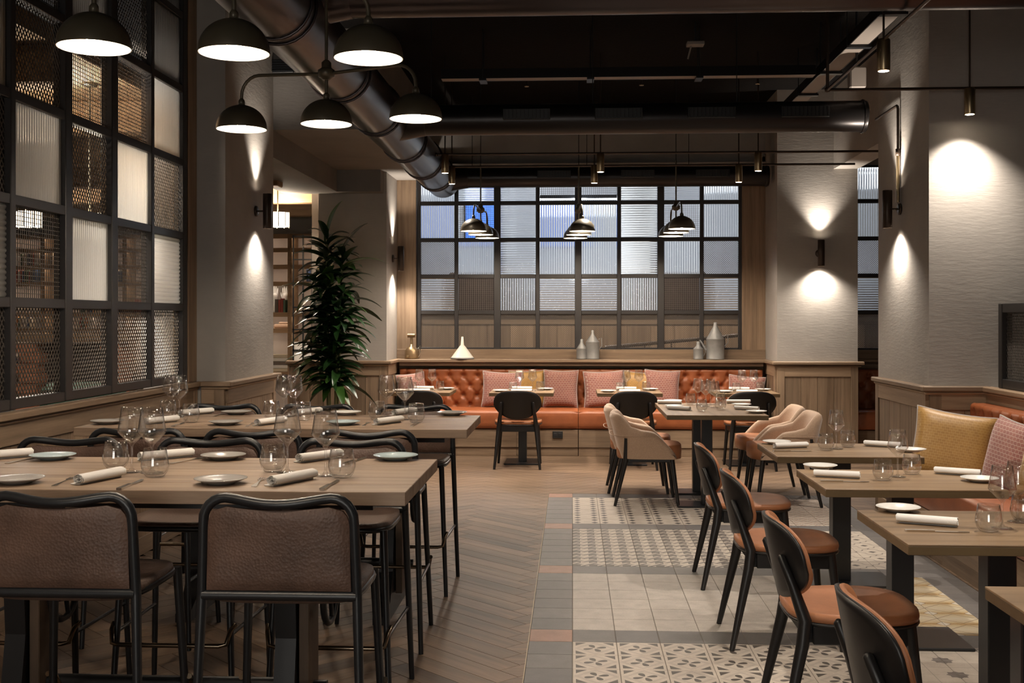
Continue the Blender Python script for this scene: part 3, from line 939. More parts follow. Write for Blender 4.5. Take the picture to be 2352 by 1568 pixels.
# ---- pipe rails with brass spotlights
ZP = 2.99
def make_spot():
    t = thing('pendant_spotlight', 'x', 'spotlight')
    MB().lathe([(.0, -.02), (.033, -.02), (.0345, -.016), (.0345, .145), (.03, .152), (0, .152)], n=24).build('housing', M['brass'], t)
    MB().lathe([(0, -.0215), (.028, -.0215)], n=20).build('lens', M['lens'], t)
    MB().cyl((0, 0, .15), (0, 0, ZC - 2.84), .006, 8).build('drop_rod', M['rust'], t)
    light('SPOT', (0, 0, -.03), SPOTW, NEUT, t, .025, (0, 0, -1), 112, .85)
    return t
SPOTW = 68
sp = Proto(make_spot())
def railthing(label, *lines):
    t = thing('pipe_rail', label, 'pipe rail', lines[0][0])
    o = Vector(lines[0][0])
    for a, b in lines: MB().cyl(tuple(Vector(a) - o), tuple(Vector(b) - o), .0105, 10).build('pipe', M['rust'], t)
    for a, b in lines[:1]: MB().lathe([(0, -.018), (.018, -.012), (.018, .012), (0, .018)], n=10).build('corner_joint', M['rust'], t)
railthing('dark bronze light pipe bent around the corner before the right pillar', ((1.68, 7.57, ZP), (1.68, 2.0, ZP)), ((1.68, 7.57, ZP), (5.5, 7.57, ZP)), ((1.68, 7.57, ZP), (1.68, 7.57, ZC)))
railthing('dark bronze light pipe across the room, front one of the back pair', ((-1.25, 10.36, ZP), (2.75, 10.36, ZP)))
railthing('dark bronze light pipe across the room, rear one of the back pair', ((-1.25, 11.2, ZP), (2.75, 11.2, ZP)))
G = 'brass spotlights on the pipe rails'
for x, l in ((-1.17, 'left'), (.255, 'middle'), (1.68, 'right')):
    sp.put((x, 10.36, 2.84), 0, 'brass cylinder spotlight on the front back pipe, %s of its three' % l, G)
for u, l in ((1038, 'left'), (1365, 'middle'), (1697, 'right')):
    sp.put((aty(u, 400, 11.2)[0], 11.2, 2.84), 0, 'brass cylinder spotlight on the rear back pipe, %s of its three' % l, G)
sp.put((2.60, 7.57, 2.84), 0, 'brass cylinder spotlight washing the wide right plaster pillar', G)
sp.put((1.68, 6.22, 2.84), 0, 'brass cylinder spotlight above the right hand tables, nearest the top edge', G)
sp.put((1.68, 4.55, 2.84), 0, 'added brass cylinder spotlight above the third right hand table, out of frame', G)  # extra spotlight added beyond the frame for general fill
sp.put((1.68, 3.0, 2.84), 0, 'added brass cylinder spotlight above the nearest right hand table, out of frame', G)  # another unseen spotlight, added to fill the near room

# ---- up-and-down wall lights
def make_sconce():
    t = thing('wall_sconce', 'x', 'wall lamp')    # wall at y=0, room at -y
    MB().lathe([(.033, -.138), (.035, -.135), (.035, .135), (.033, .138), (.029, .138), (.029, .125), (0, .125)], (0, -.095, 0), 24).build('tube', M['rust'], t)
    MB().lathe([(.033, -.138), (.029, -.138), (.029, -.125), (0, -.125)][::-1], (0, -.095, 0), 24).build('tube_reflector', M['rust'], t)
    MB().lathe([(0, 0), (.042, 0), (.042, -.012), (.036, -.018), (0, -.018)], (0, 0, 0), 24, axis='y').build('wall_plate', M['rust'], t)
    MB().cyl((0, -.01, 0), (0, -.07, 0), .008, 8).build('arm', M['rust'], t)
    for s in (-1, 1):
        MB().lathe([(0, s * .127), (.027, s * .127)][::s], (0, -.095, 0), 20).build('lamp_lens', M['lens'], t)
        light('SPOT', (0, -.095, s * .142), SCON, NEUT, t, .02, (0, -.095 + .02, s * 2), 130 if s < 0 else 85, 1.0)
    return t
SCON = 36
sc = Proto(make_sconce())
G = 'bronze up-and-down wall lights'
sc.put((-2.5, 8.82, 2.33), R(90), 'bronze tube wall light on the left pillar', G)
sc.put((-2.0, 12.5, 2.15), R(90), 'bronze tube wall light on the pillar behind the plant', G)
sc.put((2.6, 12.1, 2.17), 0, 'bronze tube wall light on the pillar right of the tufted bench', G)
sc.put((2.39, 8.4, 2.28), R(-90), 'bronze tube wall light on the wide right pillar', G)
t = thing('conduit_pipe', 'thin brass conduit rising above the wall light of the wide right pillar', 'pipe', (2.372, 8.4, 2.33))
MB().cyl((0, 0, 0), (0, 0, .36), .012, 10).build('lower_pipe', M['brass'], t)
MB().lathe([(0, 0), (.018, 0), (.018, .05), (0, .05)], (0, 0, .34), 12).build('coupling', M['rust'], t)
MB().tube([(0, 0, .36), (0, 0, .68), (0, .01, .70), (0, .03, .71), (0, .6, .71)], .010, 10).build('upper_pipe', M['rust'], t)

# ================================================================== FURNITURE
def sup(a, n):  # superellipse unit point
    c, s = math.cos(a), math.sin(a)
    return (math.copysign(abs(c) ** (2 / n), c), math.copysign(abs(s) ** (2 / n), s))
def slab(mb, fn, n=36, rings=6, ex=3.2, th0=0.0, th1=.02, smooth=True):
    """superellipse disc: fn(px,py,h) -> xyz for h=th0 and th1 with a closed rim"""
    vs = []; fs = []
    rr = [0.02] + [(i / (rings - 1)) for i in range(1, rings)]
    rows = [(r, th1) for r in rr] + [(1.012, (th0 + th1) / 2)] + [(r, th0) for r in rr[::-1]]
    for r, h in rows:
        for k in range(n):
            p = sup(2 * math.pi * k / n, ex)
            vs.append(fn(p[0] * r, p[1] * r, h))
    for i in range(len(rows) - 1):
        for k in range(n):
            l = (k + 1) % n
            fs.append((i * n + k, (i + 1) * n + k, (i + 1) * n + l, i * n + l))
    fs.append(tuple(range(n))); fs.append(tuple((len(rows) - 1) * n + k for k in range(n))[::-1])
    mb.add(vs, fs, smooth)
    return mb

# ---- bar stools (sitter looks towards +y; the back is at y=0)
def make_stool():
    t = thing('bar_stool', 'x', 'bar stool')
    T = .0145
    def hw(z): return .221 + .018 * max(0, (.70 - z) / .70)
    pts = [(-.245, -.03, 0), (-.2215, .005, .70), (-.215, -.004, .90)]
    for k in range(1, 7):
        a = k / 6 * math.pi / 2
        pts.append((-.215 + .065 * (1 - math.cos(a)), -.006 - .002 * k / 6, .912 + .065 * math.sin(a)))
    top = []
    for k in range(1, 10):
        x = -.15 + .30 * k / 10
        top.append((x, -.008 - .022 * math.cos(x / .15 * math.pi / 2), .977 - .016 * math.cos(x / .15 * math.pi / 2) ** 1.4))
    fr = pts + top + [(-p[0], p[1], p[2]) for p in pts[::-1]]
    MB().tube(fr[1:-1], T, 12).build('back_frame', M['black'], t)
    for s in (-1, 1):
        MB().tube([(s * .2215, .005, .70), (s * .245, -.03, 0)], T, 12, radii=[T, .011]).build('leg', M['black'], t)
        MB().tube([(s * .20, .40, .69), (s * .23, .445, 0)], T, 12, radii=[T, .011]).build('leg', M['black'], t)
    MB().tube([(-.22, .003, .70), (.22, .003, .70)], .0155, 12).build('back_rail', M['black'], t)
    def back(h):
        def f(u, v):
            x = (u * 2 - 1)
            wz = .703 + .012 + v * .245
            hx = .200 + .006 * (1 - v)
            # rounded upper corners
            if v > .75: hx -= .055 * (1 - math.sqrt(max(0, 1 - ((v - .75) / .25) ** 2)))
            px = x * hx
            dip = .016 * math.cos(px / .21 * math.pi / 2) * max(0, v - .6) / .4
            bow = -.024 * math.cos(px / .21 * math.pi / 2) * v
            edge = min(1, (1 - abs(x)) * 9, v * 9, (1 - v) * 9)
            return (px, .0 + bow + h * (.4 + .6 * math.sqrt(max(0, edge))), wz - dip)
        return f
    mb = MB()
    mb.grid(back(-.014), 22, 16); mb.grid(back(.014), 22, 16, flip=True)
    mb.build('back_pad', M['brown'], t)
    slab(MB(), lambda a, b, h: (a * .215, .205 + b * .205, .700 + h - .012 * (1 - a * a) * (1 - b * b) * (1 if h > 0 else 0)), 40, 6, 4.5, -.022, .012).build('seat', M['brownseat'], t)
    b = MB(); b.tube([(sup(2 * math.pi * k / 40, 4.5)[0] * .212, .215 + sup(2 * math.pi * k / 40, 4.5)[1] * .19, .688) for k in range(40)], .012, 8, closed=True); b.build('seat_frame', M['black'], t)
    z = .275
    MB().tube([(-.232, .42, z + .06), (-.225, .455, z + .045), (-.215, .475, z), (-.19, .482, z - .004), (.19, .482, z - .004), (.215, .475, z), (.225, .455, z + .045), (.232, .42, z + .06)], .009, 10).build('foot_rest', M['footrest'], t)
    for s in (-1, 1):
        MB().tube([(s * .232, .005 - .015, .30), (s * .222, .42, .30)], .007, 8).build('stretcher', M['black'], t)
    return t
st = Proto(make_stool())
G = 'brown hide bar stools at the two bar tables'
st.put((-1.46, 3.15, 0), 0, 'brown hide bar stool with its back cut by the left edge, front row', G)
st.put((-.826, 3.15, 0), 0, 'brown hide bar stool in the centre of the front row, back towards the camera', G)
for x, l in ((-2.09, 'left'), (-1.495, 'middle'), (-.905, 'right')):
    st.put((x, 4.60, 0), R(180), 'brown hide bar stool behind the front bar table, %s of three' % l, G)
for x, l in ((-1.955, 'left'), (-1.43, 'middle'), (-.913, 'right')):
    st.put((x, 5.0, 0), 0, 'brown hide bar stool in front of the second bar table, %s of three' % l, G)
for x, l in ((-2.02, 'left'), (-1.47, 'middle'), (-.903, 'right')):
    st.put((x, 6.45, 0), R(180), 'brown hide bar stool behind the second bar table, %s of three' % l, G)

# ---- bar tables
ZBT = .957
M['darkoak'] = wood('dark_oak', (.05, .032, .02), (.11, .072, .046), 'z', 24, .6)
def bar_table(x0, x1, y0, y1, tx, label):
    t = thing('bar_table', label, 'bar table', ((x0 + x1) / 2, (y0 + y1) / 2, 0), 0, 'two high bar tables')
    L, D = x1 - x0, y1 - y0
    n = 5
    for k in range(n):
        a = -D / 2 + k * D / n
        MB().bb(-L / 2, L / 2, a + .0006, a + D / n - .0006, ZBT - .042, ZBT, .0018).build('top_board', M['bartop'], t)
    MB().bb(-L / 2 + .12, L / 2 - .12, -D / 2 + .12, D / 2 - .12, ZBT - .075, ZBT - .043).build('sub_frame', M['iron'], t)
    for xx in tx:
        X = xx - (x0 + x1) / 2
        leg = MB()
        # cast A-frame: waisted column that spreads at foot and head
        prof = [(-.30, 0), (-.30, .04), (-.20, .09), (-.12, .22), (-.085, .42), (-.10, .62), (-.20, .78), (-.27, .86), (-.27, .882)]
        poly = prof + [(-a, b) for a, b in prof[::-1]]
        leg.prism(poly, X - .035, X + .035, 'x')
        lg = leg.build('trestle_leg', M['iron'], t)
        MB().bb(X + .04, X + .075, -.07, .07, .1, .78, .003).build('timber_cheek', M['darkoak'], lg)
        b = MB(); ring(b, (X + .13, 0, .56), .105, .012, 'x', 26)
        for k in range(4):
            a = k * math.pi / 2 + .3
            b.cyl((X + .13, 0, .56), (X + .13, .1 * math.cos(a), .56 + .1 * math.sin(a)), .008, 6)
        b.cyl((X + .03, 0, .56), (X + .15, 0, .56), .016, 10)
        b.build('hand_wheel', M['iron'], lg)
        MB().cyl((X + .07, 0, .24), (X + .12, 0, .24), .018, 8).build('bolt', M['iron'], lg)
    MB().cyl((tx[0] - (x0 + x1) / 2, 0, .24), (tx[1] - (x0 + x1) / 2, 0, .24), .024, 12).build('stretcher_bar', M['iron'], t)
    return t
bar_table(-2.60, -.503, 3.39, 4.2, (-1.87, -.95), 'long grey oak bar table in the foreground left')
bar_table(-2.40, -.498, 5.33, 6.12, (-1.9, -.93), 'long grey oak bar table behind the first one')

# ---- dining tables
ZT = .74
def dining_table(x0, x1, y0, y1, label, posts, plate, post=.1, along='x', thick=.036):
    t = thing('dining_table', label, 'dining table', ((x0 + x1) / 2, (y0 + y1) / 2, 0), 0, 'olive oak dining tables')
    mx, my = (x0 + x1) / 2, (y0 + y1) / 2
    MB().bb(x0 - mx, x1 - mx, y0 - my, y1 - my, ZT - .006, ZT, .001).build('table_top', M['dintop'] if along == 'x' else M['dintop_y'], t)
    MB().bb(x0 - mx + .0005, x1 - mx - .0005, y0 - my + .0005, y1 - my - .0005, ZT - thick, ZT - .0062, .0015).build('edge_band', M['edge'], t)
    for px, py in posts:
        MB().bb(px - post / 2, px + post / 2, py - post / 2, py + post / 2, .012, ZT - thick, .004).build('post', M['black'], t)
        MB().bb(px - plate[0] / 2, px + plate[0] / 2, py - plate[1] / 2, py + plate[1] / 2, 0, .014, .003).build('base_plate', M['black'], t)
        if plate[0] > .3: MB().bb(px - .16, px + .16, py - .16, py + .16, ZT - thick - .008, ZT - thick).build('top_plate', M['black'], t)
    return t
M['edge'] = wood('olive_edge_band', (.085, .056, .027), (.13, .09, .045), 'x', 8, .45)
M['dintop_y'] = wood('olive_oak_top_y', (.14, .088, .048), (.33, .22, .126), 'y', 22, .4, 20, .12)
RT = [(6.16, 6.82), (4.99, 5.64), (3.78, 4.45), (2.55, 3.20)]
rl = ['square oak table furthest along the right bench', 'square oak table second furthest along the right bench', 'square oak table in front of the yellow cushions, third along the right bench', 'square oak table cut by the lower right corner']
for (a, b), l in zip(RT[:3], rl):
    dining_table(1.10, 1.88, a, b, l, [(.02, 0)], (.56, .36))
dining_table(1.14, 1.95, *RT[3], rl[3], [(-.33, .2)], (.2, .2), .08)
dining_table(.725, 1.50, 8.75, 10.03, 'long oak table with four beige armchairs in the middle', [(-.05, -.33), (-.05, .33)], (.46, .28), .085, 'y')
BT = [(-1.86, -1.23), (-.837, -.19), (.247, .897), (1.42, 2.05)]
for (a, b), l in zip(BT, ('first from the left', 'second from the left', 'third from the left', 'last on the right')):
    dining_table(a, b, 11.31, 11.95, 'small square oak table at the tufted bench, %s' % l, [(0, .05)], (.36, .46), .085)

# ---- black dining chairs with tan seats (sitter looks towards +y)
def make_chair():
    t = thing('dining_chair', 'x', 'chair')
    slab(MB(), lambda a, b, h: (a * (.235 - .03 * (b < 0) * -b), .0 + b * .225, .452 + h - .014 * (1 - a * a) * (1 - b * b) * (1 if h > 0 else 0)), 40, 7, 3.4, -.014, .016).build('seat', M['tan'], t)
    slab(MB(), lambda a, b, h: (a * (.236 - .03 * (b < 0) * -b), .0 + b * .226, .437 + h), 40, 4, 3.4, -.012, .0).build('seat_shell', M['blackwood'], t)
    for (a, b, c, d) in ((-.17, .17, .165, .19), (-.17, .17, -.175, -.15)):
        MB().bb(a, b, c, d, .362, .426, .003).build('apron_rail', M['blackwood'], t)
    for s in (-1, 1):
        MB().bb(s * .185 - .012, s * .185 + .012, -.16, .17, .362, .426, .003).build('apron_rail', M['blackwood'], t)
        MB().tube([(s * .185, .17, .43), (s * .215, .215, 0)], .018, 10, radii=[.021, .0125]).build('leg', M['blackwood'], t)
        MB().tube([(s * .225, -.275, 0), (s * .19, -.195, .36), (s * .182, -.185, .44), (s * .165, -.225, .56), (s * .155, -.262, .655), (s * .154, -.264, .662)], .018, 10, radii=[.0125, .023, .024, .018, .014, .006]).build('leg', M['blackwood'], t)
    def bk(off):
        def f(a, b, h):
            z = .632 + b * .143
            w = .236 - .045 * max(0, -b) ** 1.5 - .010 * max(0, b) ** 2
            x = a * w
            y = -.232 - .055 * (b * .5 + .5) + .072 * a * a - off + h * -1
            return (x, y, z - .02 * a * a * (b < 0) * b + (.012 * a * a if b < 0 else 0))
        return f
    slab(MB(), lambda a, b, h: bk(0)(a, b, -h), 44, 7, 3.0, 0.0, .014).build('back_pad', M['tan'], t)
    slab(MB(), lambda a, b, h: bk(0)(a, b, -h), 44, 7, 3.0, -.013, 0.0).build('back_shell', M['blackwood'], t)
    return t
chp = Proto(make_chair())
G = 'black chairs with tan leather seats'
for (y, l) in ((6.45, 'furthest'), (5.32, 'second furthest'), (4.13, 'third furthest'), (2.97, 'nearest')):
    chp.put((.985, y, 0), R(-90), 'black chair with tan leather seat, %s along the right hand tables' % l, G)
for x, l in ((-1.52, 'first from the left, half hidden by the bar stool'), (-.543, 'second from the left'), (.60, 'third from the left, behind the beige armchair'), (1.75, 'last on the right')):
    chp.put((x, 11.37, 0), R(0), 'black chair at the tufted bench, %s' % l, G)

# ---- beige armchairs (sitter looks towards +y)
def make_armchair():
    t = thing('armchair', 'x', 'armchair')
    st_ = []
    for k in range(11): st_.append((.28, .23 - .28 * k / 10))
    for k in range(1, 16):
        a = k / 16 * math.pi
        c, s = math.cos(a), math.sin(a)
        st_.append((.28 * math.copysign(abs(c) ** .62, c), -.05 - .235 * abs(s) ** .62))
    for k in range(11): st_.append((-.28, -.05 + .28 * k / 10))
    N = len(st_)
    def top(x, y):
        if y > .05: return .592 - .165 * ((y - .05) / .18) ** 1.25
        if y > -.10: return .612 - .02 * (y + .10) / .15
        f = min(1, (-.10 - y) / .15); f = f * f * (3 - 2 * f)
        return .612 + .122 * f
    def sec(i):
        x, y = st_[i]
        zt = top(x, y)
        bk = max(0, min(1, (-y - .02) / .26))
        k = .055
        inx, iny = -x * .2, -y * .0
        def inn(d):   # point moved towards the seat centre
            v = Vector((0 - x, .02 - y)); v.normalize(); return (x + v.x * d, y + v.y * d)
        sb = 1 - .26 * bk
        b0 = (x * (1 - .10 * bk), y * sb + .0)
        P = []
        P.append((b0[0], b0[1], .375))
        P.append((x * .5 + b0[0] * .5, y * .5 + b0[1] * .5, .375 + (zt - .375) * .45))
        P.append((x, y, zt - .05))
        q = inn(.006); P.append((q[0], q[1], zt - .018))
        q = inn(.026); P.append((q[0], q[1], zt))
        q = inn(.046); P.append((q[0], q[1], zt - .014))
        q = inn(.055); P.append((q[0], q[1], zt - .05))
        q = inn(.06 + .05 * bk); P.append((q[0], q[1], .42))
        return P
    vs = []; fs = []
    K = 8
    for i in range(N): vs += sec(i)
    for i in range(N - 1):
        for k in range(K - 1):
            fs.append((i * K + k, (i + 1) * K + k, (i + 1) * K + k + 1, i * K + k + 1))
    fs.append(tuple(range(K))[::-1][::-1]); fs.append(tuple((N - 1) * K + k for k in range(K))[::-1])
    mb = MB(); mb.add(vs, fs, True)
    mb.build('tub_shell', M['beige'], t)
    sm = MB(); sm.tube([(st_[i][0] * 1.004, st_[i][1] * 1.004, .555) for i in range(6, N - 6)], .003, 6); sm.build('seam', M['beige'], t)
    slab(MB(), lambda a, b, h: (a * .235, .03 + b * .255, .43 + h), 36, 6, 4.0, -.06, .045).build('seat_cushion', M['tan'], t)
    MB().bb(-.22, .22, -.16, .22, .345, .378, .004).build('base_frame', M['blackwood'], t)
    for s in (-1, 1):
        MB().tube([(s * .205, .20, .37), (s * .235, .25, 0)], .018, 10, radii=[.021, .012]).build('leg', M['blackwood'], t)
        MB().tube([(s * .262, -.165, .54), (s * .23, -.165, .36), (s * .235, -.25, 0)], .018, 10, radii=[.012, .021, .012]).build('leg', M['blackwood'], t)
    return t
ac = Proto(make_armchair())
G = 'beige tub armchairs at the middle table'
ac.put((.585, 9.22, 0), R(-90), 'beige tub armchair left of the middle table, nearer the camera', G)
ac.put((.555, 9.86, 0), R(-90), 'beige tub armchair left of the middle table, further back', G)
ac.put((1.70, 9.22, 0), R(90), 'beige tub armchair right of the middle table, nearer the camera', G)
ac.put((1.70, 9.86, 0), R(90), 'beige tub armchair right of the middle table, further back', G)

# ---- benches (local: along x, front at -y, wall at y=0)
def make_bench(name, L, label, loc, rz, rowoff=0, depth=.56, group='orange leather banquettes', tuft=True):
    t = thing(name, label, 'banquette', loc, rz, group)
    H0, H1 = .49, .925
    px, pz = .158, .108
    nx = int(L / .0125); nz = 40
    def back(u, v):
        x = u * L
        a = v                                    # 0 seat .. 1 top, last part rolls over
        if v < .86: z = H0 - .02 + (H1 - H0 - .012) * v / .86; y = -.115
        else:
            w = (v - .86) / .14 * math.pi / 2
            z = H1 - .03 + .03 * math.sin(w) - .002; y = -.085 - .03 * math.cos(w)
        d = 0
        if tuft and v < .97:
            zz = z
            rows = [.845, .845 - pz, .845 - 2 * pz, .845 - 3 * pz]
            m = 0
            for ri, rzv in enumerate(rows):
                xo = (px / 2 if (ri + rowoff) % 2 else 0) + px / 2
                dx = (x - xo + px / 2) % px - px / 2
                dz = zz - rzv
                m = max(m, math.exp(-(dx * dx + dz * dz) / (2 * .021 ** 2)))
                if ri == 0 and zz > rzv: m = max(m, .55 * math.exp(-(dx / .010) ** 2) * (1 - .4 * v))
                if ri < 3 and rows[ri + 1] < zz <= rzv:
                    f = (rzv - zz) / pz
                    for sg in (-1, 1):
                        ex = dx - sg * f * px / 2
                        m = max(m, .38 * math.exp(-(ex / .011) ** 2))
            d = .034 * m
            ed = min(1, x / .04, (L - x) / .04)
            y -= .012 * (1 - m) * max(0, ed)
        return (x, y + d, z)
    MB().grid(back, nx, nz).bb(.004, L - .004, -.088, -.003, H0 - .05, H1 - .004).build('backrest', M['orange'], t)
    def seat(u, v):
        x = u * L
        pr = [(-.10, H0 + .004), (-.30, H0 + .016), (-.48, H0 + .012), (-.54, H0), (-.562, H0 - .022), (-.567, H0 - .06), (-.566, H0 - .16), (-.556, H0 - .19), (-.53, H0 - .2), (-.1, H0 - .2)]
        f = v * (len(pr) - 1); i = min(int(f), len(pr) - 2); g = f - i
        y = pr[i][0] + (pr[i + 1][0] - pr[i][0]) * g; z = pr[i][1] + (pr[i + 1][1] - pr[i][1]) * g
        e = min(1, x / .012, (L - x) / .012)
        return (x, y + .01 * (1 - e), z - .006 * (1 - e) if z > H0 - .1 else z)
    k = max(1, round(L / 2.05))
    MB().grid(seat, int(L / .05), 28, flip=True).bb(.002, L - .002, -.55, -.09, H0 - .19, H0 - .01).build('seat_cushion', M['orange'], t)
    n = max(2, round(L / .7))
    for i in range(n):
        a, b = L * i / n, L * (i + 1) / n
        MB().bb(a + .001, b - .001, -.545, -.525, .095, .287, .002).build('plinth_board', M['wains_h'], t)
        MB().bb(a + .001, b - .001, -.535, -.515, 0, .092, .002).build('plinth_skirting', M['wains_h'], t)
    MB().bb(.01, L - .01, -.515, -.01, 0, .29).build('plinth_carcass', M['blackwood'], t)
    for xx in (0.0, L):
        MB().bb(xx - .004, xx + .004, -.09, -.02, H0, H1 - .05).build('end_seam', M['orange'], t)
    return t
make_bench('banquette', 1.995, 'tufted orange leather banquette under the back window, left half', (-1.935, YB - .10, 0), 0)
make_bench('banquette', 2.03, 'tufted orange leather banquette under the back window, right half', (.065, YB - .10, 0), 0)
make_bench('banquette', 2.2, 'tufted orange leather banquette glimpsed between the right hand pillars', (3.03, YB - .04, 0), 0)
bt = make_bench('banquette', 5.2, 'orange leather banquette along the right hand wall', (XR - .025, 7.68, 0), R(-90))
t = thing('power_outlet', 'small black power outlet on the banquette plinth', 'outlet', aty(1281, 998, YB - .10 - .548))
MB().box((0, -.004, 0), (.11, .01, .075), .003).build('cover_plate', M['blackplastic'], t)
for s in (-1, 1): MB().box((s * .025, -.01, 0), (.035, .004, .035), .002).build('socket', M['black'], t)

# ---- cushions (local: square in xz, thickness along y)
def cushion(kind, w, h, loc, rz, tilt, roll, label, group):
    def puff(sg):
        def f(u, v):
            a, b = 2 * u - 1, 2 * v - 1
            ed = (1 - a ** 4) * (1 - b ** 4)
            k = 1 - .075 * (1 - b * b) * abs(a) ** 3; l = 1 - .075 * (1 - a * a) * abs(b) ** 3
            return (a * w / 2 * k, sg * (.004 + .075 * max(0, ed) ** .55), h / 2 + b * h / 2 * l)
        return f
    t = thing(kind + '_cushion', label, 'cushion', loc, 0, group)
    t.rotation_euler = (R(tilt), R(roll), rz)
    m = M['pink'] if kind == 'rose' else M['yellow']
    MB().grid(puff(-1), 19, 19).grid(puff(1), 19, 19, flip=True).build('cover', m, t)
    P = []
    f = puff(1)
    for k in range(18): P.append(f(k / 18, 0))
    for k in range(18): P.append(f(1, k / 18))
    for k in range(18): P.append(f(1 - k / 18, 1))
    for k in range(18): P.append(f(0, 1 - k / 18))
    MB().tube([(p[0], 0, p[2]) for p in P], .006, 6, closed=True).build('piping', M['piping'], t)
YC = YB - .10 - .21
G = 'cushions on the back banquette'
def bcush(kind, u0, u1, v0, label, roll=0, dy=0.0, h=None, rz=0):
    y = YC + dy
    a, b = aty(u0, v0, y), aty(u1, v0, y)
    w = b[0] - a[0]
    cushion(kind, w * 1.02, h or min(.44, w * .96), ((a[0] + b[0]) / 2, y - .04, .50), R(rz), -10, roll, label, G)
bcush('rose', 921, 986, 850, 'rose woven cushion in the left corner of the tufted bench', -6, 0, .38, 24)
bcush('rose', 1107, 1196, 858, 'rose woven cushion left of the first yellow cushion on the bench', 2, -.03, .40)
bcush('yellow', 1172, 1256, 850, 'mustard cushion behind the second small table from the left', -2, .05, .41)
bcush('rose', 1248, 1326, 853, 'rose woven cushion right of the first yellow cushion, beside the bench seam', 1, -.02, .42)
bcush('rose', 1343, 1435, 858, 'rose woven cushion right of the bench seam, behind the third small table', -2, -.03, .41)
bcush('yellow', 1430, 1508, 852, 'mustard cushion behind the third small table from the left', 3, .05, .40)
bcush('rose', 1478, 1557, 853, 'rose woven cushion right of the second yellow cushion', 3, .0, .42)
bcush('rose', 1668, 1750, 852, 'rose woven cushion in the right corner of the tufted bench', 4, -.02, .36, -14)
G = 'cushions on the right hand banquette'
cushion('yellow', .47, .44, (2.25, 6.95, .49), R(-22), -14, 8, 'large mustard cushion leaning at the far end of the right hand bench', G)
cushion('rose', .43, .42, (2.40, 6.45, .50), R(-80), -12, 5, 'rose woven cushion between the two yellow ones on the right hand bench', G)
cushion('yellow', .46, .44, (2.46, 5.98, .50), R(-62), -14, 4, 'mustard cushion cut by the right edge of the photo', G)

# ================================================================== TABLEWARE
def make_wine():
    mb = MB()
    outer = [(0, .0005), (.036, .0008), (.0375, .0022), (.03, .004), (.010, .0075), (.0048, .016), (.0042, .05), (.0045, .088), (.008, .097), (.024, .112), (.046, .136), (.0475, .141), (.0455, .150), (.040, .185), (.0345, .222)]
    inner = [(.0335, .222), (.039, .185), (.0445, .15), (.0463, .141), (.0445, .1375), (.023, .1145), (.006, .101), (0, .1)]
    mb.lathe(outer + inner, n=32)
    me = mb.mesh('wine_glass', M['glass'])
    return me
def make_tumbler():
    outer = [(0, .0), (.024, .0), (.030, .003), (.040, .018), (.0455, .036), (.0455, .042), (.042, .062), (.0365, .096)]
    inner = [(.0352, .096), (.0405, .062), (.0437, .042), (.0437, .037), (.038, .021), (.028, .010), (0, .008)]
    return MB().lathe(outer + inner, n=32).mesh('tumbler', M['glass'])
def make_plate(m):
    return MB().lathe([(0, .0), (.042, .0), (.046, .003), (.070, .012), (.083, .017), (.0832, .0185), (.081, .0192), (.068, .0145), (.048, .0065), (.044, .006), (0, .006)], n=40).mesh('side_plate', m)
def make_napkin():
    mb = MB()
    pts = []
    n = 46
    for i in range(n):
        a = i / (n - 1) * 2 * math.pi * 2.6
        r = .0052 + .0125 * i / (n - 1)
        pts.append((1.35 * r * math.cos(a), .0178 + r * math.sin(a)))
    inn = []
    for i in range(n):
        p = pts[i]; c = Vector((p[0], p[1] - .0178)); d = c.normalized() * .0014
        inn.append((p[0] - d.x, p[1] - d.y))
    poly = pts + inn[::-1]
    N = len(poly)
    L = .205
    vs = [(-L / 2 + random.uniform(-.003, .003), a, b) for a, b in poly] + [(L / 2 + random.uniform(-.003, .003), a, b) for a, b in poly]
    mb.add(vs, [(i, i + 1, N + i + 1, N + i) for i in range(N - 1)] + [(N - 1, 0, N, 2 * N - 1)], True)
    mb.add([v for v in vs], [(i, i + 1, N - 2 - i, N - 1 - i) for i in range(n - 1)] + [(N + i + 1, N + i, 2 * N - 1 - i, 2 * N - 2 - i) for i in range(n - 1)])
    mb.bb(-L / 2 + .004, L / 2, -.004, .034, 0.0, .0035, .001)
    return mb.mesh('rolled_napkin', M['linen'])
WG, TU, NP = make_wine(), make_tumbler(), make_napkin()
PL = {'white': make_plate(M['white']), 'grey': make_plate(M['greyplate']), 'blue': make_plate(M['blueplate'])}
fork_h = MB().prism([(-.10, -.0075), (-.092, -.009), (-.02, -.0035), (.03, -.003), (.045, -.009), (.05, -.0115), (.05, .0115), (.045, .009), (.03, .003), (-.02, .0035), (-.092, .009), (-.10, .0075)], .0, .0028).mesh('fork_handle', M['steel'])
tine = MB().bb(.05, .098, -.0014, .0014, .0, .0026, .0005).mesh('tine', M['steel'])
knife_h = MB().prism([(-.11, -.008), (-.105, -.0095), (-.01, -.006), (-.01, .006), (-.105, .0095), (-.11, .008)], 0, .006).mesh('knife_handle', M['steel'])
knife_b = MB().prism([(-.01, -.006), (.02, -.009), (.08, -.009), (.105, -.003), (.108, .006), (-.01, .006)], .001, .0028).mesh('knife_blade', M['steel'])
def glass(kind, u, v, z, label, group=None):
    p = at(u, v, z) if u is not None else v
    o = place('wine_glass' if kind == 'w' else 'tumbler', WG if kind == 'w' else TU, None, p, (0, 0, random.uniform(0, 6)))
    return tag(o, label, 'wine glass' if kind == 'w' else 'tumbler', 'stemmed wine glasses' if kind == 'w' else 'stemless water glasses')
def plate(col, u, v, z, label):
    p = at(u, v, z) if u is not None else v
    return tag(place('side_plate', PL[col], None, p), label, 'plate', 'side plates')
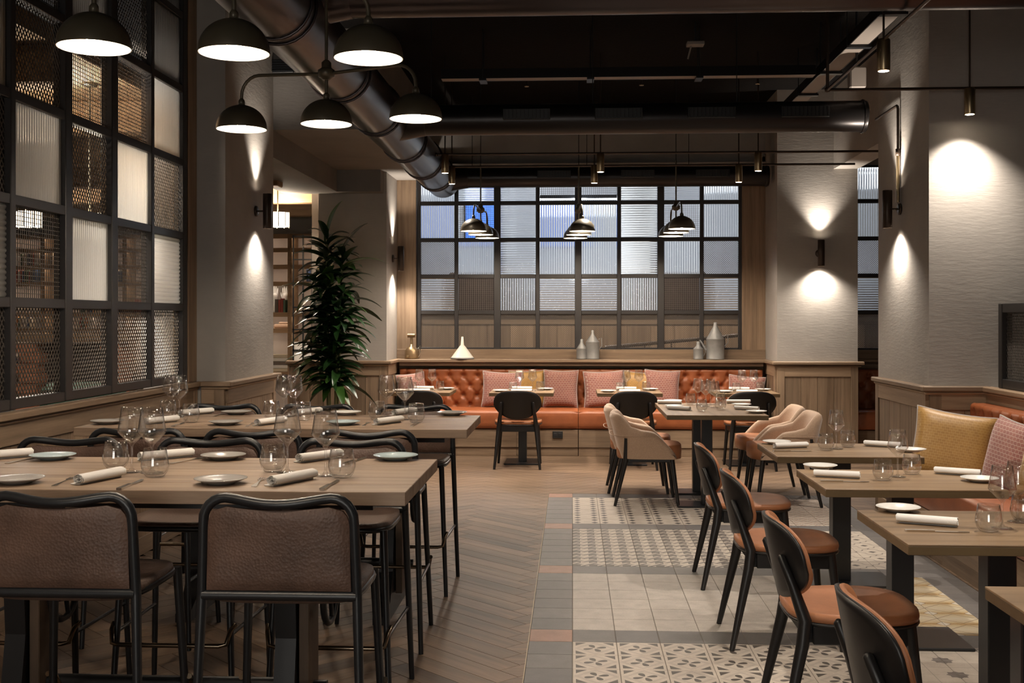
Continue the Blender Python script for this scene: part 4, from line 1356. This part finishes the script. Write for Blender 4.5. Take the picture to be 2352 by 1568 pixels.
def span(a, b, z):
    p, q = at(*a, z), at(*b, z)
    return ((p[0] + q[0]) / 2, (p[1] + q[1]) / 2, z), math.atan2(q[1] - p[1], q[0] - p[0])
def napkin(a, b, z, label, pos=None):
    (p, r) = span(a, b, z) if pos is None else pos
    o = place('rolled_napkin', NP, None, p, (0, 0, r))
    return tag(o, label, 'napkin', 'rolled linen napkins')
def fork(a, b, z, label, pos=None):
    (p, r) = span(a, b, z) if pos is None else pos
    t = thing('fork', label, 'fork', p, r, 'steel forks')
    place('fork_handle', fork_h, t)
    for k in range(4): place('tine', tine, t, (0, -.0095 + .00633 * k, 0))
    return t
def knife(a, b, z, label, pos=None):
    (p, r) = span(a, b, z) if pos is None else pos
    t = thing('knife', label, 'knife', p, r, 'steel table knives')
    place('knife_handle', knife_h, t); place('knife_blade', knife_b, t)
    return t
zb1 = ZBT + .0005
F_ = 'on the front bar table'
glass('w', 303, 1084, zb1, 'wine glass %s, left one of the left pair' % F_)
glass('w', 349, 1086, zb1, 'wine glass %s, right one of the left pair' % F_)
glass('w', 660, 1085, zb1, 'wine glass %s, left one of the right pair' % F_)
glass('w', 748, 1092, zb1, 'wine glass %s, right one of the right pair' % F_)
glass('t', 266, 1076, zb1, 'stemless glass %s, furthest left' % F_)
glass('t', 356, 1095, zb1, 'stemless glass %s, right below the left pair of wine glasses' % F_)
glass('t', 627, 1083, zb1, 'stemless glass %s, left of the right pair of wine glasses' % F_)
glass('t', 785, 1097, zb1, 'stemless glass %s, furthest right beside a knife' % F_)
plate('grey', 40, 1109, zb1, 'grey ribbed side plate at the left edge of the front bar table')
plate('grey', 507, 1110, zb1, 'grey side plate behind the centre stool, front edge of the first bar table')
plate('blue', 121, 1054, zb1, 'pale blue side plate at the far left of the front bar table')
plate('grey', 513, 1054, zb1, 'grey side plate on the far edge of the front bar table, centre')
plate('blue', 909, 1055, zb1, 'pale blue side plate at the far right corner of the front bar table')
napkin((158, 1118), (296, 1090), zb1, 'rolled white napkin at the front left of the first bar table')
napkin((610, 1120), (730, 1096), zb1, 'rolled white napkin beside the fork, front centre of the first bar table')
napkin((330, 1058), (432, 1049), zb1, 'rolled white napkin behind the left glasses on the front bar table')
napkin((678, 1064), (788, 1049), zb1, 'rolled white napkin behind the right pair of wine glasses on the front bar table')
napkin((-45, 1057), (58, 1049), zb1, 'rolled white napkin cut by the left edge, far side of the front bar table')
fork((573, 1127), (613, 1090), zb1, 'steel fork left of the front centre napkin on the first bar table')
fork((112, 1122), (180, 1092), zb1, 'steel fork left of the front left napkin on the first bar table')
fork((28, 1062), (75, 1052), zb1, 'steel fork beside the far blue plate, left end of the front bar table')
fork((400, 1064), (462, 1052), zb1, 'steel fork beside the far grey plate on the front bar table')
knife((272, 1125), (330, 1101), zb1, 'steel knife right of the front left napkin on the first bar table')
knife((737, 1127), (780, 1101), zb1, 'steel knife right of the front centre napkin on the first bar table')
knife((800, 1064), (836, 1052), zb1, 'steel knife near the far right plate of the front bar table')
B_ = 'on the second bar table'
for i, (u, v, l) in enumerate(((394, 955, 'left one of the left pair'), (412, 958, 'right one of the left pair'), (652, 955, 'left one of the middle pair'), (676, 957, 'right one of the middle pair'), (888, 957, 'left one of the right pair'), (930, 964, 'right one of the right pair'))):
    glass('w', u, v, zb1, 'wine glass %s, %s' % (B_, l))
for u, v, l in ((386, 960, 'furthest left'), (438, 970, 'beside the left pair of wine glasses'), (624, 962, 'left of the middle pair of wine glasses'), (696, 965, 'right of the middle pair of wine glasses'), (866, 964, 'left of the right pair of wine glasses'), (956, 970, 'furthest right')):
    glass('t', u, v, zb1, 'stemless glass %s, %s' % (B_, l))
for c, u, v, l in (('grey', 247, 973, 'grey side plate at the near left end of the second bar table'), ('grey', 519, 975, 'grey side plate at the near edge of the second bar table, centre'), ('grey', 543, 951, 'grey side plate at the far edge of the second bar table, left of centre'),
                   ('white', 795, 952, 'white side plate at the far edge of the second bar table, behind the wine glasses'), ('blue', 788, 975, 'pale blue side plate at the near edge of the second bar table'), ('grey', 1038, 953, 'grey side plate at the right end of the second bar table')):
    plate(c, u, v, zb1, l)
for a, b, l in (((412, 955), (488, 949), 'far left'), ((328, 976), (412, 967), 'near left'), ((582, 979), (660, 969), 'near centre'), ((672, 955), (738, 948), 'far centre'), ((852, 978), (932, 967), 'near right'), ((894, 956), (962, 946), 'far right')):
    napkin(a, b, zb1, 'rolled white napkin %s, %s setting' % (B_, l))
for a, b, l in (((566, 980), (586, 970), 'near centre'), ((832, 980), (850, 968), 'near right'), ((490, 957), (515, 949), 'far left')):
    fork(a, b, zb1, 'steel fork %s, %s setting' % (B_, l))
for a, b, l in (((395, 981), (425, 970), 'near left'), ((945, 980), (960, 970), 'near right')):
    knife(a, b, zb1, 'steel knife %s, %s setting' % (B_, l))
# right hand tables
zt = ZT + .0005
names = ['furthest right hand table', 'second right hand table', 'third right hand table']
def rset(n, pl, nap, kn, wines, tums, pr=None, nr=None):
    N = names[n]
    plate('white', *pl, zt, 'white side plate on the left of the %s' % N)
    napkin(*nap, zt, 'rolled white napkin on the left of the %s' % N)
    knife(*kn, zt, 'steel knife below the napkin on the %s' % N)
    for w, l in wines: glass('w', *w, zt, 'wine glass on the %s%s' % (N, l))
    for w, l in tums: glass('t', *w, zt, 'stemless glass on the %s, %s' % (N, l))
    if pr: plate('white', *pr, zt, 'white side plate on the bench side of the %s' % N)
    if nr: napkin(*nr, zt, 'rolled white napkin on the bench side of the %s' % N)
rset(0, (1784, 1019), ((1775, 1030), (1857, 1027)), ((1780, 1036), (1860, 1036)), [((1921, 1031), '')], [((1897, 1034), 'left of the wine glass'), ((1947, 1026), 'right of the wine glass')], (2092, 1037), ((1995, 1024), (2060, 1028)))
rset(1, (1884, 1075), ((1870, 1094), (1975, 1099)), ((1885, 1105), (1998, 1107)), [((2062, 1095), ''), ], [((2028, 1103), 'left of the wine glass'), ((2094, 1089), 'right of the wine glass')], (2250, 1105), ((2150, 1087), (2250, 1094)))
rset(2, (2063, 1173), ((2058, 1199), (2202, 1210)), ((2072, 1219), (2236, 1223)), [((2302, 1213), ', left of two'), ((2338, 1199), ', right of two at the photo edge')], [((2271, 1221), 'left of the wine glasses'), ((2350, 1196), 'cut by the right edge of the photo')])
# middle table
for a, b, l in (((1514, 927), (1562, 928), 'far left'), ((1533, 940), (1586, 943), 'near left'), ((1677, 926), (1714, 926), 'far right'), ((1687, 940), (1744, 943), 'near right')):
    napkin(a, b, zt, 'rolled white napkin on the middle table, %s setting' % l)
for u, v, l in ((1546, 923, 'far left'), (1548, 935, 'near left'), (1703, 932, 'far right'), (1737, 948, 'near right')):
    plate('white', u, v, zt, 'white side plate on the middle table, %s setting' % l)
for u, v, l in ((1603, 928, 'leftmost'), (1621, 934, 'second from left'), (1641, 936, 'rightmost'), (1632, 929, 'furthest back')):
    glass('w', u, v, zt, 'wine glass on the middle table, %s of four' % l)
for u, v, l in ((1586, 929, 'leftmost'), (1612, 944, 'nearest the camera'), (1655, 941, 'rightmost'), (1655, 927, 'furthest back')):
    glass('t', u, v, zt, 'stemless glass on the middle table, %s of four' % l)
# bench tables
for (a, b), l in zip(BT, ('first', 'second', 'third', 'last')):
    N = 'the %s small bench table from the left' % l
    w = b - a
    for k, (fx, y, s) in enumerate(((.46, 11.55, 'left'), (.66, 11.60, 'right'))):
        glass('w', None, (a + fx * w, y, zt), zt, 'wine glass on %s, %s of two' % (N, s))
    for k, (fx, y, s) in enumerate(((.36, 11.5, 'left'), (.78, 11.66, 'right'))):
        glass('t', None, (a + fx * w, y, zt), zt, 'stemless glass on %s, %s of two' % (N, s))
    plate('white', None, (a + .17 * w, 11.47, zt), zt, 'white side plate on %s, chair side' % N)
    plate('white', None, (a + .86 * w, 11.80, zt), zt, 'white side plate on %s, bench side' % N)
    napkin(None, None, zt, 'rolled white napkin on %s, chair side' % N, ((a + .5 * w, 11.40, zt), R(3)))
    napkin(None, None, zt, 'rolled white napkin on %s, bench side' % N, ((a + .48 * w, 11.83, zt), R(-4)))

# ================================================================== LEDGE DECOR
YL = YB - .015 - .04
def on_ledge(u): return (aty(u, 822, YB - .03)[0], YB - .035, ZS)
LD = M['zinc']
t = thing('brass_blowlamp', 'old brass blowlamp at the left end of the oak ledge', 'blowlamp', (aty(946, 800, 12.77)[0], 12.74, ZS))
MB().lathe([(0, 0), (.075, 0), (.078, .01), (.072, .09), (.055, .125), (.02, .14), (.018, .16), (0, .165)], n=24).build('fuel_tank', M['brassold'], t)
MB().cyl((0, 0, .15), (0, 0, .24), .014, 12).build('riser', M['brassold'], t); MB().cyl((-.045, 0, .262), (.04, 0, .262), .024, 14).build('burner', M['brassold'], t)
MB().tube([(.07, 0, .11), (.10, 0, .15), (.10, 0, .06), (.078, 0, .02)], .006, 8).build('handle', M['steel'], t); MB().cyl((-.03, -.07, .03), (-.03, -.09, .03), .012, 10).build('valve', M['brass'], t)
t = thing('enamel_funnel', 'cream enamel funnel standing upside down on the oak ledge', 'funnel', (aty(1064, 810, 12.78)[0], 12.675, ZS))
MB().lathe([(.125, 0), (.128, .004), (.128, .016), (.124, .02), (.03, .145), (.02, .155), (.011, .25), (.009, .25), (.009, .24)], n=32).build('cone', M['cream'], t)
MB().lathe([(.128, 0), (.132, .003), (.132, .016), (.128, .018)], n=32).build('rim_band', LD, t)
def can(u, r, h, cone, neck, label, spout=None, handle=True, y=12.70):
    t = thing('zinc_oil_can', label, 'oil can', (aty(u, 810, y)[0], y, ZS), 0, 'zinc cans on the oak ledge')
    MB().lathe([(0, 0), (r, 0), (r * 1.02, .006), (r, .012), (r, h - .006), (r * 1.03, h), (r, h + .006)], n=24).build('body', LD, t)
    MB().lathe([(r, h), (neck * 1.2, h + cone), (neck, h + cone + .02), (neck, h + cone + .045), (0, h + cone + .05)], n=24).build('cone_top', LD, t)
    if spout: MB().tube([(spout * r, 0, h * .45), (spout * (r + .07), 0, h * .95)], .012, 8, radii=[.016, .009]).build('spout', LD, t)
    if handle: MB().tube([(r * .9, 0, h + .03), (r * 1.35, 0, h + .05), (r * 1.4, 0, h - .04), (r, 0, h - .08)], .005, 6).build('handle', LD, t)
can(1336, .058, .115, .06, .018, 'small zinc can left of the middle pair on the oak ledge', None, False, 12.70)
can(1361, .075, .19, .085, .016, 'tall zinc can with pointed top, middle pair on the oak ledge')
can(1604, .056, .115, .035, .02, 'small zinc can beside the largest can on the oak ledge', None, True, 12.69)
can(1643, .10, .225, .14, .02, 'largest zinc can with conical top at the right of the ledge', -1, True)

# ================================================================== PLANT
px_, py_, _z = aty(762, 930, 11.25)
pt = thing('dracaena_plant', 'tall bushy dracaena plant in front of the plaster pillar', 'plant', (px_, py_, 0))
pot = MB().lathe([(0, 0), (.15, 0), (.19, .36), (.195, .38), (.18, .38), (.17, .34), (0, .34)], n=28).build('planter_pot', M['pot'], pt)
rg = random.Random(11)
lm = []
for q in range(5):
    L = (.24, .28, .32, .26, .22)[q]; wd = (.034, .038, .040, .044, .034)[q]; dr = (.08, .12, .17, .05, .12)[q]
    mb = MB(); vs = []; fs = []
    K = 9
    for i in range(K):
        s = i / (K - 1)
        w = wd * (math.sin(math.pi * min(1, s * .93 + .05)) ** .7) * (1 - .25 * s)
        x = L * s * (1 - .12 * s * s); z = -dr * s ** 2.2
        vs += [(x, -w, z + .25 * w), (x, 0, z - .012 * (1 - s)), (x, w, z + .25 * w)]
    for i in range(K - 1):
        fs += [(3 * i, 3 * i + 3, 3 * i + 4, 3 * i + 1), (3 * i + 1, 3 * i + 4, 3 * i + 5, 3 * i + 2)]
    mb.add(vs, fs, True)
    lm.append(mb.mesh('leaf', M['leaf']))
stems = [(-.04, .02, 2.36, -.02, .03), (.05, -.02, 2.18, .07, -.03), (-.03, .06, 1.98, -.10, .05), (.04, -.06, 1.62, .05, -.06), (-.02, .05, 1.22, -.03, .03)]
nleaf = 0
for (sx, sy, h, lx, ly) in stems:
    MB().tube([(sx, sy, .3), (sx + lx * .5, sy + ly * .5, h * .55), (sx + lx, sy + ly, h)], .014, 8, radii=[.017, .014, .010]).build('stem', M['stem'], pt)
    n = 58
    for k in range(n):
        f = (k / n) ** .8
        lo = max(.80, h - .9)
        z = h - (h - lo) * f + rg.uniform(-.02, .02)
        az = k * 2.39996 + rg.uniform(-.3, .3)
        el = 62 - 58 * f ** .45 + rg.uniform(-16, 16)
        tt = z / h
        o = place('leaf', rg.choice(lm), pt, (sx + lx * tt, sy + ly * tt, z), (rg.uniform(-.3, .3), -R(el), az))
        s = rg.uniform(1.1, 1.55)
        o.scale = (s, s, s)
        nleaf += 1

# ================================================================== LIBRARY THINGS
def hand(x, label):
    t = tag(place('hand_mould', HAND, None, (x, 15.42, 1.568)), label, 'hand mould', 'white porcelain hand moulds')
hm = MB()
hm.lathe([(0, 0), (.042, 0), (.040, .03), (.030, .12), (.033, .17), (.043, .22), (.046, .26), (.0, .27)], n=16)
for k, (dx, hh) in enumerate(((-.034, .085), (-.012, .105), (.011, .10), (.033, .075))):
    hm.tube([(dx * .9, 0, .24), (dx * 1.1, 0, .26 + hh * .7), (dx * 1.15, 0, .26 + hh)], .011, 8, radii=[.012, .010, .004])
hm.tube([(-.038, 0, .19), (-.06, 0, .24), (-.066, 0, .28)], .012, 8, radii=[.013, .011, .004])
HAND = hm.mesh('hand_mould', M['white'])
hand(aty(631, 700, 15.4)[0], 'white porcelain hand mould standing on the library shelf, left of two')
hand(aty(655, 700, 15.4)[0], 'white porcelain hand mould standing on the library shelf, right of two')
for k, c in enumerate((M['book'], M['book'], M['book'], M['book'], M['book'])):
    b = MB().bb(-.13, .13, -.09, .09, 0, .045, .003)
    o = b.build('stacked_book', c); o.location = (aty(648, 840, 15.36)[0] + rg.uniform(-.015, .015), 15.36, .758 + .047 * k)
    tag(o, ['bottom', 'second lowest', 'middle', 'second highest', 'topmost'][k] + ' book of the flat pile low in the library bookcase', 'book', 'flat pile of books')
t = thing('folded_cloth', 'folded cloth lying on the middle shelf of the library bookcase', 'cloth', (aty(648, 755, 15.4)[0], 15.42, 1.348))
MB().box((0, 0, .03), (.22, .16, .06), .02).build('folded_layer', M['beige'], t); MB().box((.03, 0, .075), (.14, .12, .03), .012).build('folded_layer', M['beige'], t)
t = thing('metal_shelf_frame', 'thin black metal frame standing behind the plant in the library', 'shelf frame', (aty(700, 700, 13.6)[0], 13.6, 0))
for x in (-.14, -.02, .09, .16): MB().bb(x - .008, x + .008, -.008, .008, 0, 2.5).build('upright', M['black'], t)
for z in (.5, 1.1, 1.35, 1.62, 1.9, 2.2, 2.48): MB().bb(-.15, .17, -.008, .008, z - .008, z + .008).build('cross_bar', M['black'], t)
MB().bb(-.135, .085, .012, .02, .95, 1.2).build('pale_panel', M['white'], t)
def drum(x, y, z, r, h, label, power=1.0, col=WARM):
    t = thing('glass_drum_lamp', label, 'lamp', (x, y, z), 0, 'library lamps')
    MB().lathe([(r, 0), (r, h), (r - .008, h), (r - .008, 0), (r, 0)], n=28).build('glass_drum', M['drum'], t)
    for k in range(10):
        a = k * 2 * math.pi / 10
        MB().bb(-.004, .004, -.004, .004, -.01, h + .01).build('rib', M['bronze'], t).location = (r * math.cos(a), r * math.sin(a), 0)
    MB().cyl((0, 0, h), (0, 0, 3.0 - z), .008, 8).build('stem', M['bronze'], t)
    MB().lathe([(0, 0), (.05, 0), (.05, .02), (0, .02)], (0, 0, 2.98 - z), 16).build('canopy', M['bronze'], t)
    light('POINT', (0, 0, h * .5), LIBW * power, col, t, .08)
M['drum'] = emit('lit_glass_drum', (1.0, .84, .62), 5)
LIBW = 62
q = aty(638, 520, 12.3)
drum(q[0], 12.3, q[2], .13, .15, 'glowing glass drum lamp beside the left pillar')
for (u, v, y, r, l) in ((92, 320, 6.9, .14, 'behind the second bay'), (206, 545, 7.15, .12, 'behind the third bay'), (60, 520, 11.5, .16, 'deep behind the second bay'), (-60, 560, 6.4, .14, 'behind the first bay')):
    q = aty(u, v, y); drum(q[0], y, q[2], r, .15, 'glowing glass drum lamp in the library %s of the left screen' % l, {6.9: .7, 7.15: .26, 6.4: .4}.get(y, 1.5), (1.0, .92, .83))
# lounge chairs and fireplace in the library
def sofa(x, y, rz, m, label):
    t = thing('lounge_chair', label, 'armchair', (x, y, 0), rz)
    MB().box((0, 0, .24), (.8, .75, .26), .06).build('seat', m, t); MB().box((0, .34, .55), (.8, .18, .62), .08, rx=R(-10)).build('backrest', m, t)
    for s in (-1, 1):
        MB().box((s * .4, -.02, .38), (.14, .75, .46), .06).build('arm', m, t)
        for b in (-.3, .3): MB().cyl((s * .34, b, 0), (s * .34, b, .13), .02, 8).build('leg', M['blackwood'], t)
M['greenf'] = plain('green_velvet', (.03, .10, .06), .7); M['darkf'] = leather('dark_leather', (.03, .022, .02), .45)
sofa(-4.7, 10.6, R(20), M['greenf'], 'green velvet armchair seen through the left screen')
sofa(-4.4, 8.4, R(60), M['darkf'], 'dark leather armchair seen low through the left screen')
t = thing('fireplace', 'brick fireplace with timber mantel in the library behind the screen', 'fireplace', (-6.4, 14.2, 0))
M['brick'] = plain('orange_brick', (.42, .17, .09), .8, var=.4)
for s in (-1, 1):
    for k in range(9):
        MB().box((s * .55 + .04 * (k % 2), 0, .07 + .13 * k), (.26, .3, .12), .006).build('brick', M['brick'], t)
MB().box((0, -.02, 1.24), (1.6, .4, .1), .01).build('mantel', LW, t); MB().box((0, .12, .6), (.9, .05, 1.15)).build('fire_back', M['iron'], t)
# ================================================================== LOUNGE BEYOND THE BACK WINDOW
def lchair(x, y, rz, label):
    t = thing('lounge_armchair', label, 'armchair', (x, y, 1.3), rz, 'dark armchairs in the raised lounge')
    MB().box((0, 0, .24), (.72, .7, .26), .06).build('seat', M['darkf'], t); MB().box((0, .3, .5), (.72, .16, .6), .07, rx=R(-8)).build('backrest', M['darkf'], t)
    for s in (-1, 1): MB().box((s * .36, 0, .36), (.13, .66, .4), .05).build('arm', M['darkf'], t)
lchair(aty(1090, 680, 15.4)[0], 15.4, R(180), 'dark armchair behind the left part of the back window')
lchair(aty(1567, 680, 15.4)[0], 15.4, R(175), 'dark armchair behind the right part of the back window')
t = thing('round_column', 'white round column in the lounge beyond the back window', 'column', (aty(1466, 600, 16.4)[0], 16.4, 1.3))
MB().lathe([(0, 0), (.34, 0), (.34, .08), (.27, .1), (.27, 2.88), (0, 2.88)], n=32).build('shaft', M['lining'], t)
t = thing('stair_handrail', 'dark stair handrail sloping behind the bottom row of the back window', 'handrail', (aty(1390, 795, 13.6)[0], 13.6, 0))
zr0, zr1 = aty(1390, 798, 13.6)[2], aty(1695, 770, 13.6)[2]; xr = aty(1695, 770, 13.6)[0] - aty(1390, 795, 13.6)[0]
MB().tube([(0, 0, zr0), (xr, 0, zr1)], .022, 8).build('rail', M['rust'], t)
for k in range(5): MB().cyl((xr * (.1 + .2 * k), 0, 0), (xr * (.1 + .2 * k), 0, zr0 + (zr1 - zr0) * (.1 + .2 * k)), .009, 6).build('baluster', M['rust'], t)
M['screen'] = emit('blue_screen', (.05, .18, .75), .4)
t = thing('wall_screen', 'glowing blue screen on the lounge wall beyond the back window', 'screen', (aty(1110, 510, 17.9)[0], 17.94, aty(1110, 515, 17.9)[2]))
MB().box((0, 0, 0), (.62, .05, .75), .008).build('bezel', M['blackplastic'], t); MB().box((0, -.03, 0), (.56, .01, .69)).build('display', M['screen'], t)
def tubelamp(x, y, z, L, w, label):
    t = thing('linear_ceiling_lamp', label, 'ceiling lamp', (x, y, z), 0, 'linear lamps in the raised lounge')
    MB().box((0, 0, .03), (L, .08, .05), .006).build('housing', M['black'], t); MB().box((0, 0, 0), (L - .02, .06, .012)).build('diffuser', M['ldiff'], t)
    MB().cyl((-L * .4, 0, .05), (-L * .4, 0, 4.2 - z), .004, 6).build('cable', M['black'], t); MB().cyl((L * .4, 0, .05), (L * .4, 0, 4.2 - z), .004, 6).build('cable', M['black'], t)
    l = light('POINT', (0, 0, -.1), w, (.86, .92, 1.0), t, .15)
M['ldiff'] = emit('cool_diffuser', (.9, .95, 1.0), 12)
tubelamp(aty(1330, 457, 15.8)[0], 15.8, aty(1330, 457, 15.8)[2], 1.3, 42, 'bright linear lamp seen through the top middle panes')
tubelamp(-1.4, 16.2, 3.5, 1.2, 32, 'bright linear lamp at the left of the raised lounge')
tubelamp(2.6, 16.0, 3.5, 1.2, 44, 'bright linear lamp at the right of the raised lounge')
tubelamp(4.3, 14.6, 3.4, 1.2, 40, 'bright linear lamp beyond the window between the right hand pillars')

def riser_fill(x, label):  # lamps added to brighten the oak riser behind the bottom panes
    t = thing('added_downlight', label, 'downlight', (x, 13.75, 3.2), 0, 'added downlights before the oak riser')
    MB().lathe([(0, 0), (.05, 0), (.05, .12), (0, .12)], n=16).build('housing', M['black'], t)
    MB().lathe([(0, -.002), (.042, -.002)], n=16).build('lens', M['lens'], t)
    MB().cyl((0, 0, .12), (0, 0, 1.0), .006, 6).build('stem', M['black'], t)
    light('SPOT', (0, 0, -.02), 120, WARM, t, .05, (0, .5, -1.6), 110, .8)
for x, l in ((-1.6, 'left'), (0.1, 'middle'), (1.8, 'right')):
    riser_fill(x, 'added small black downlight before the oak riser beyond the back window, %s of three' % l)
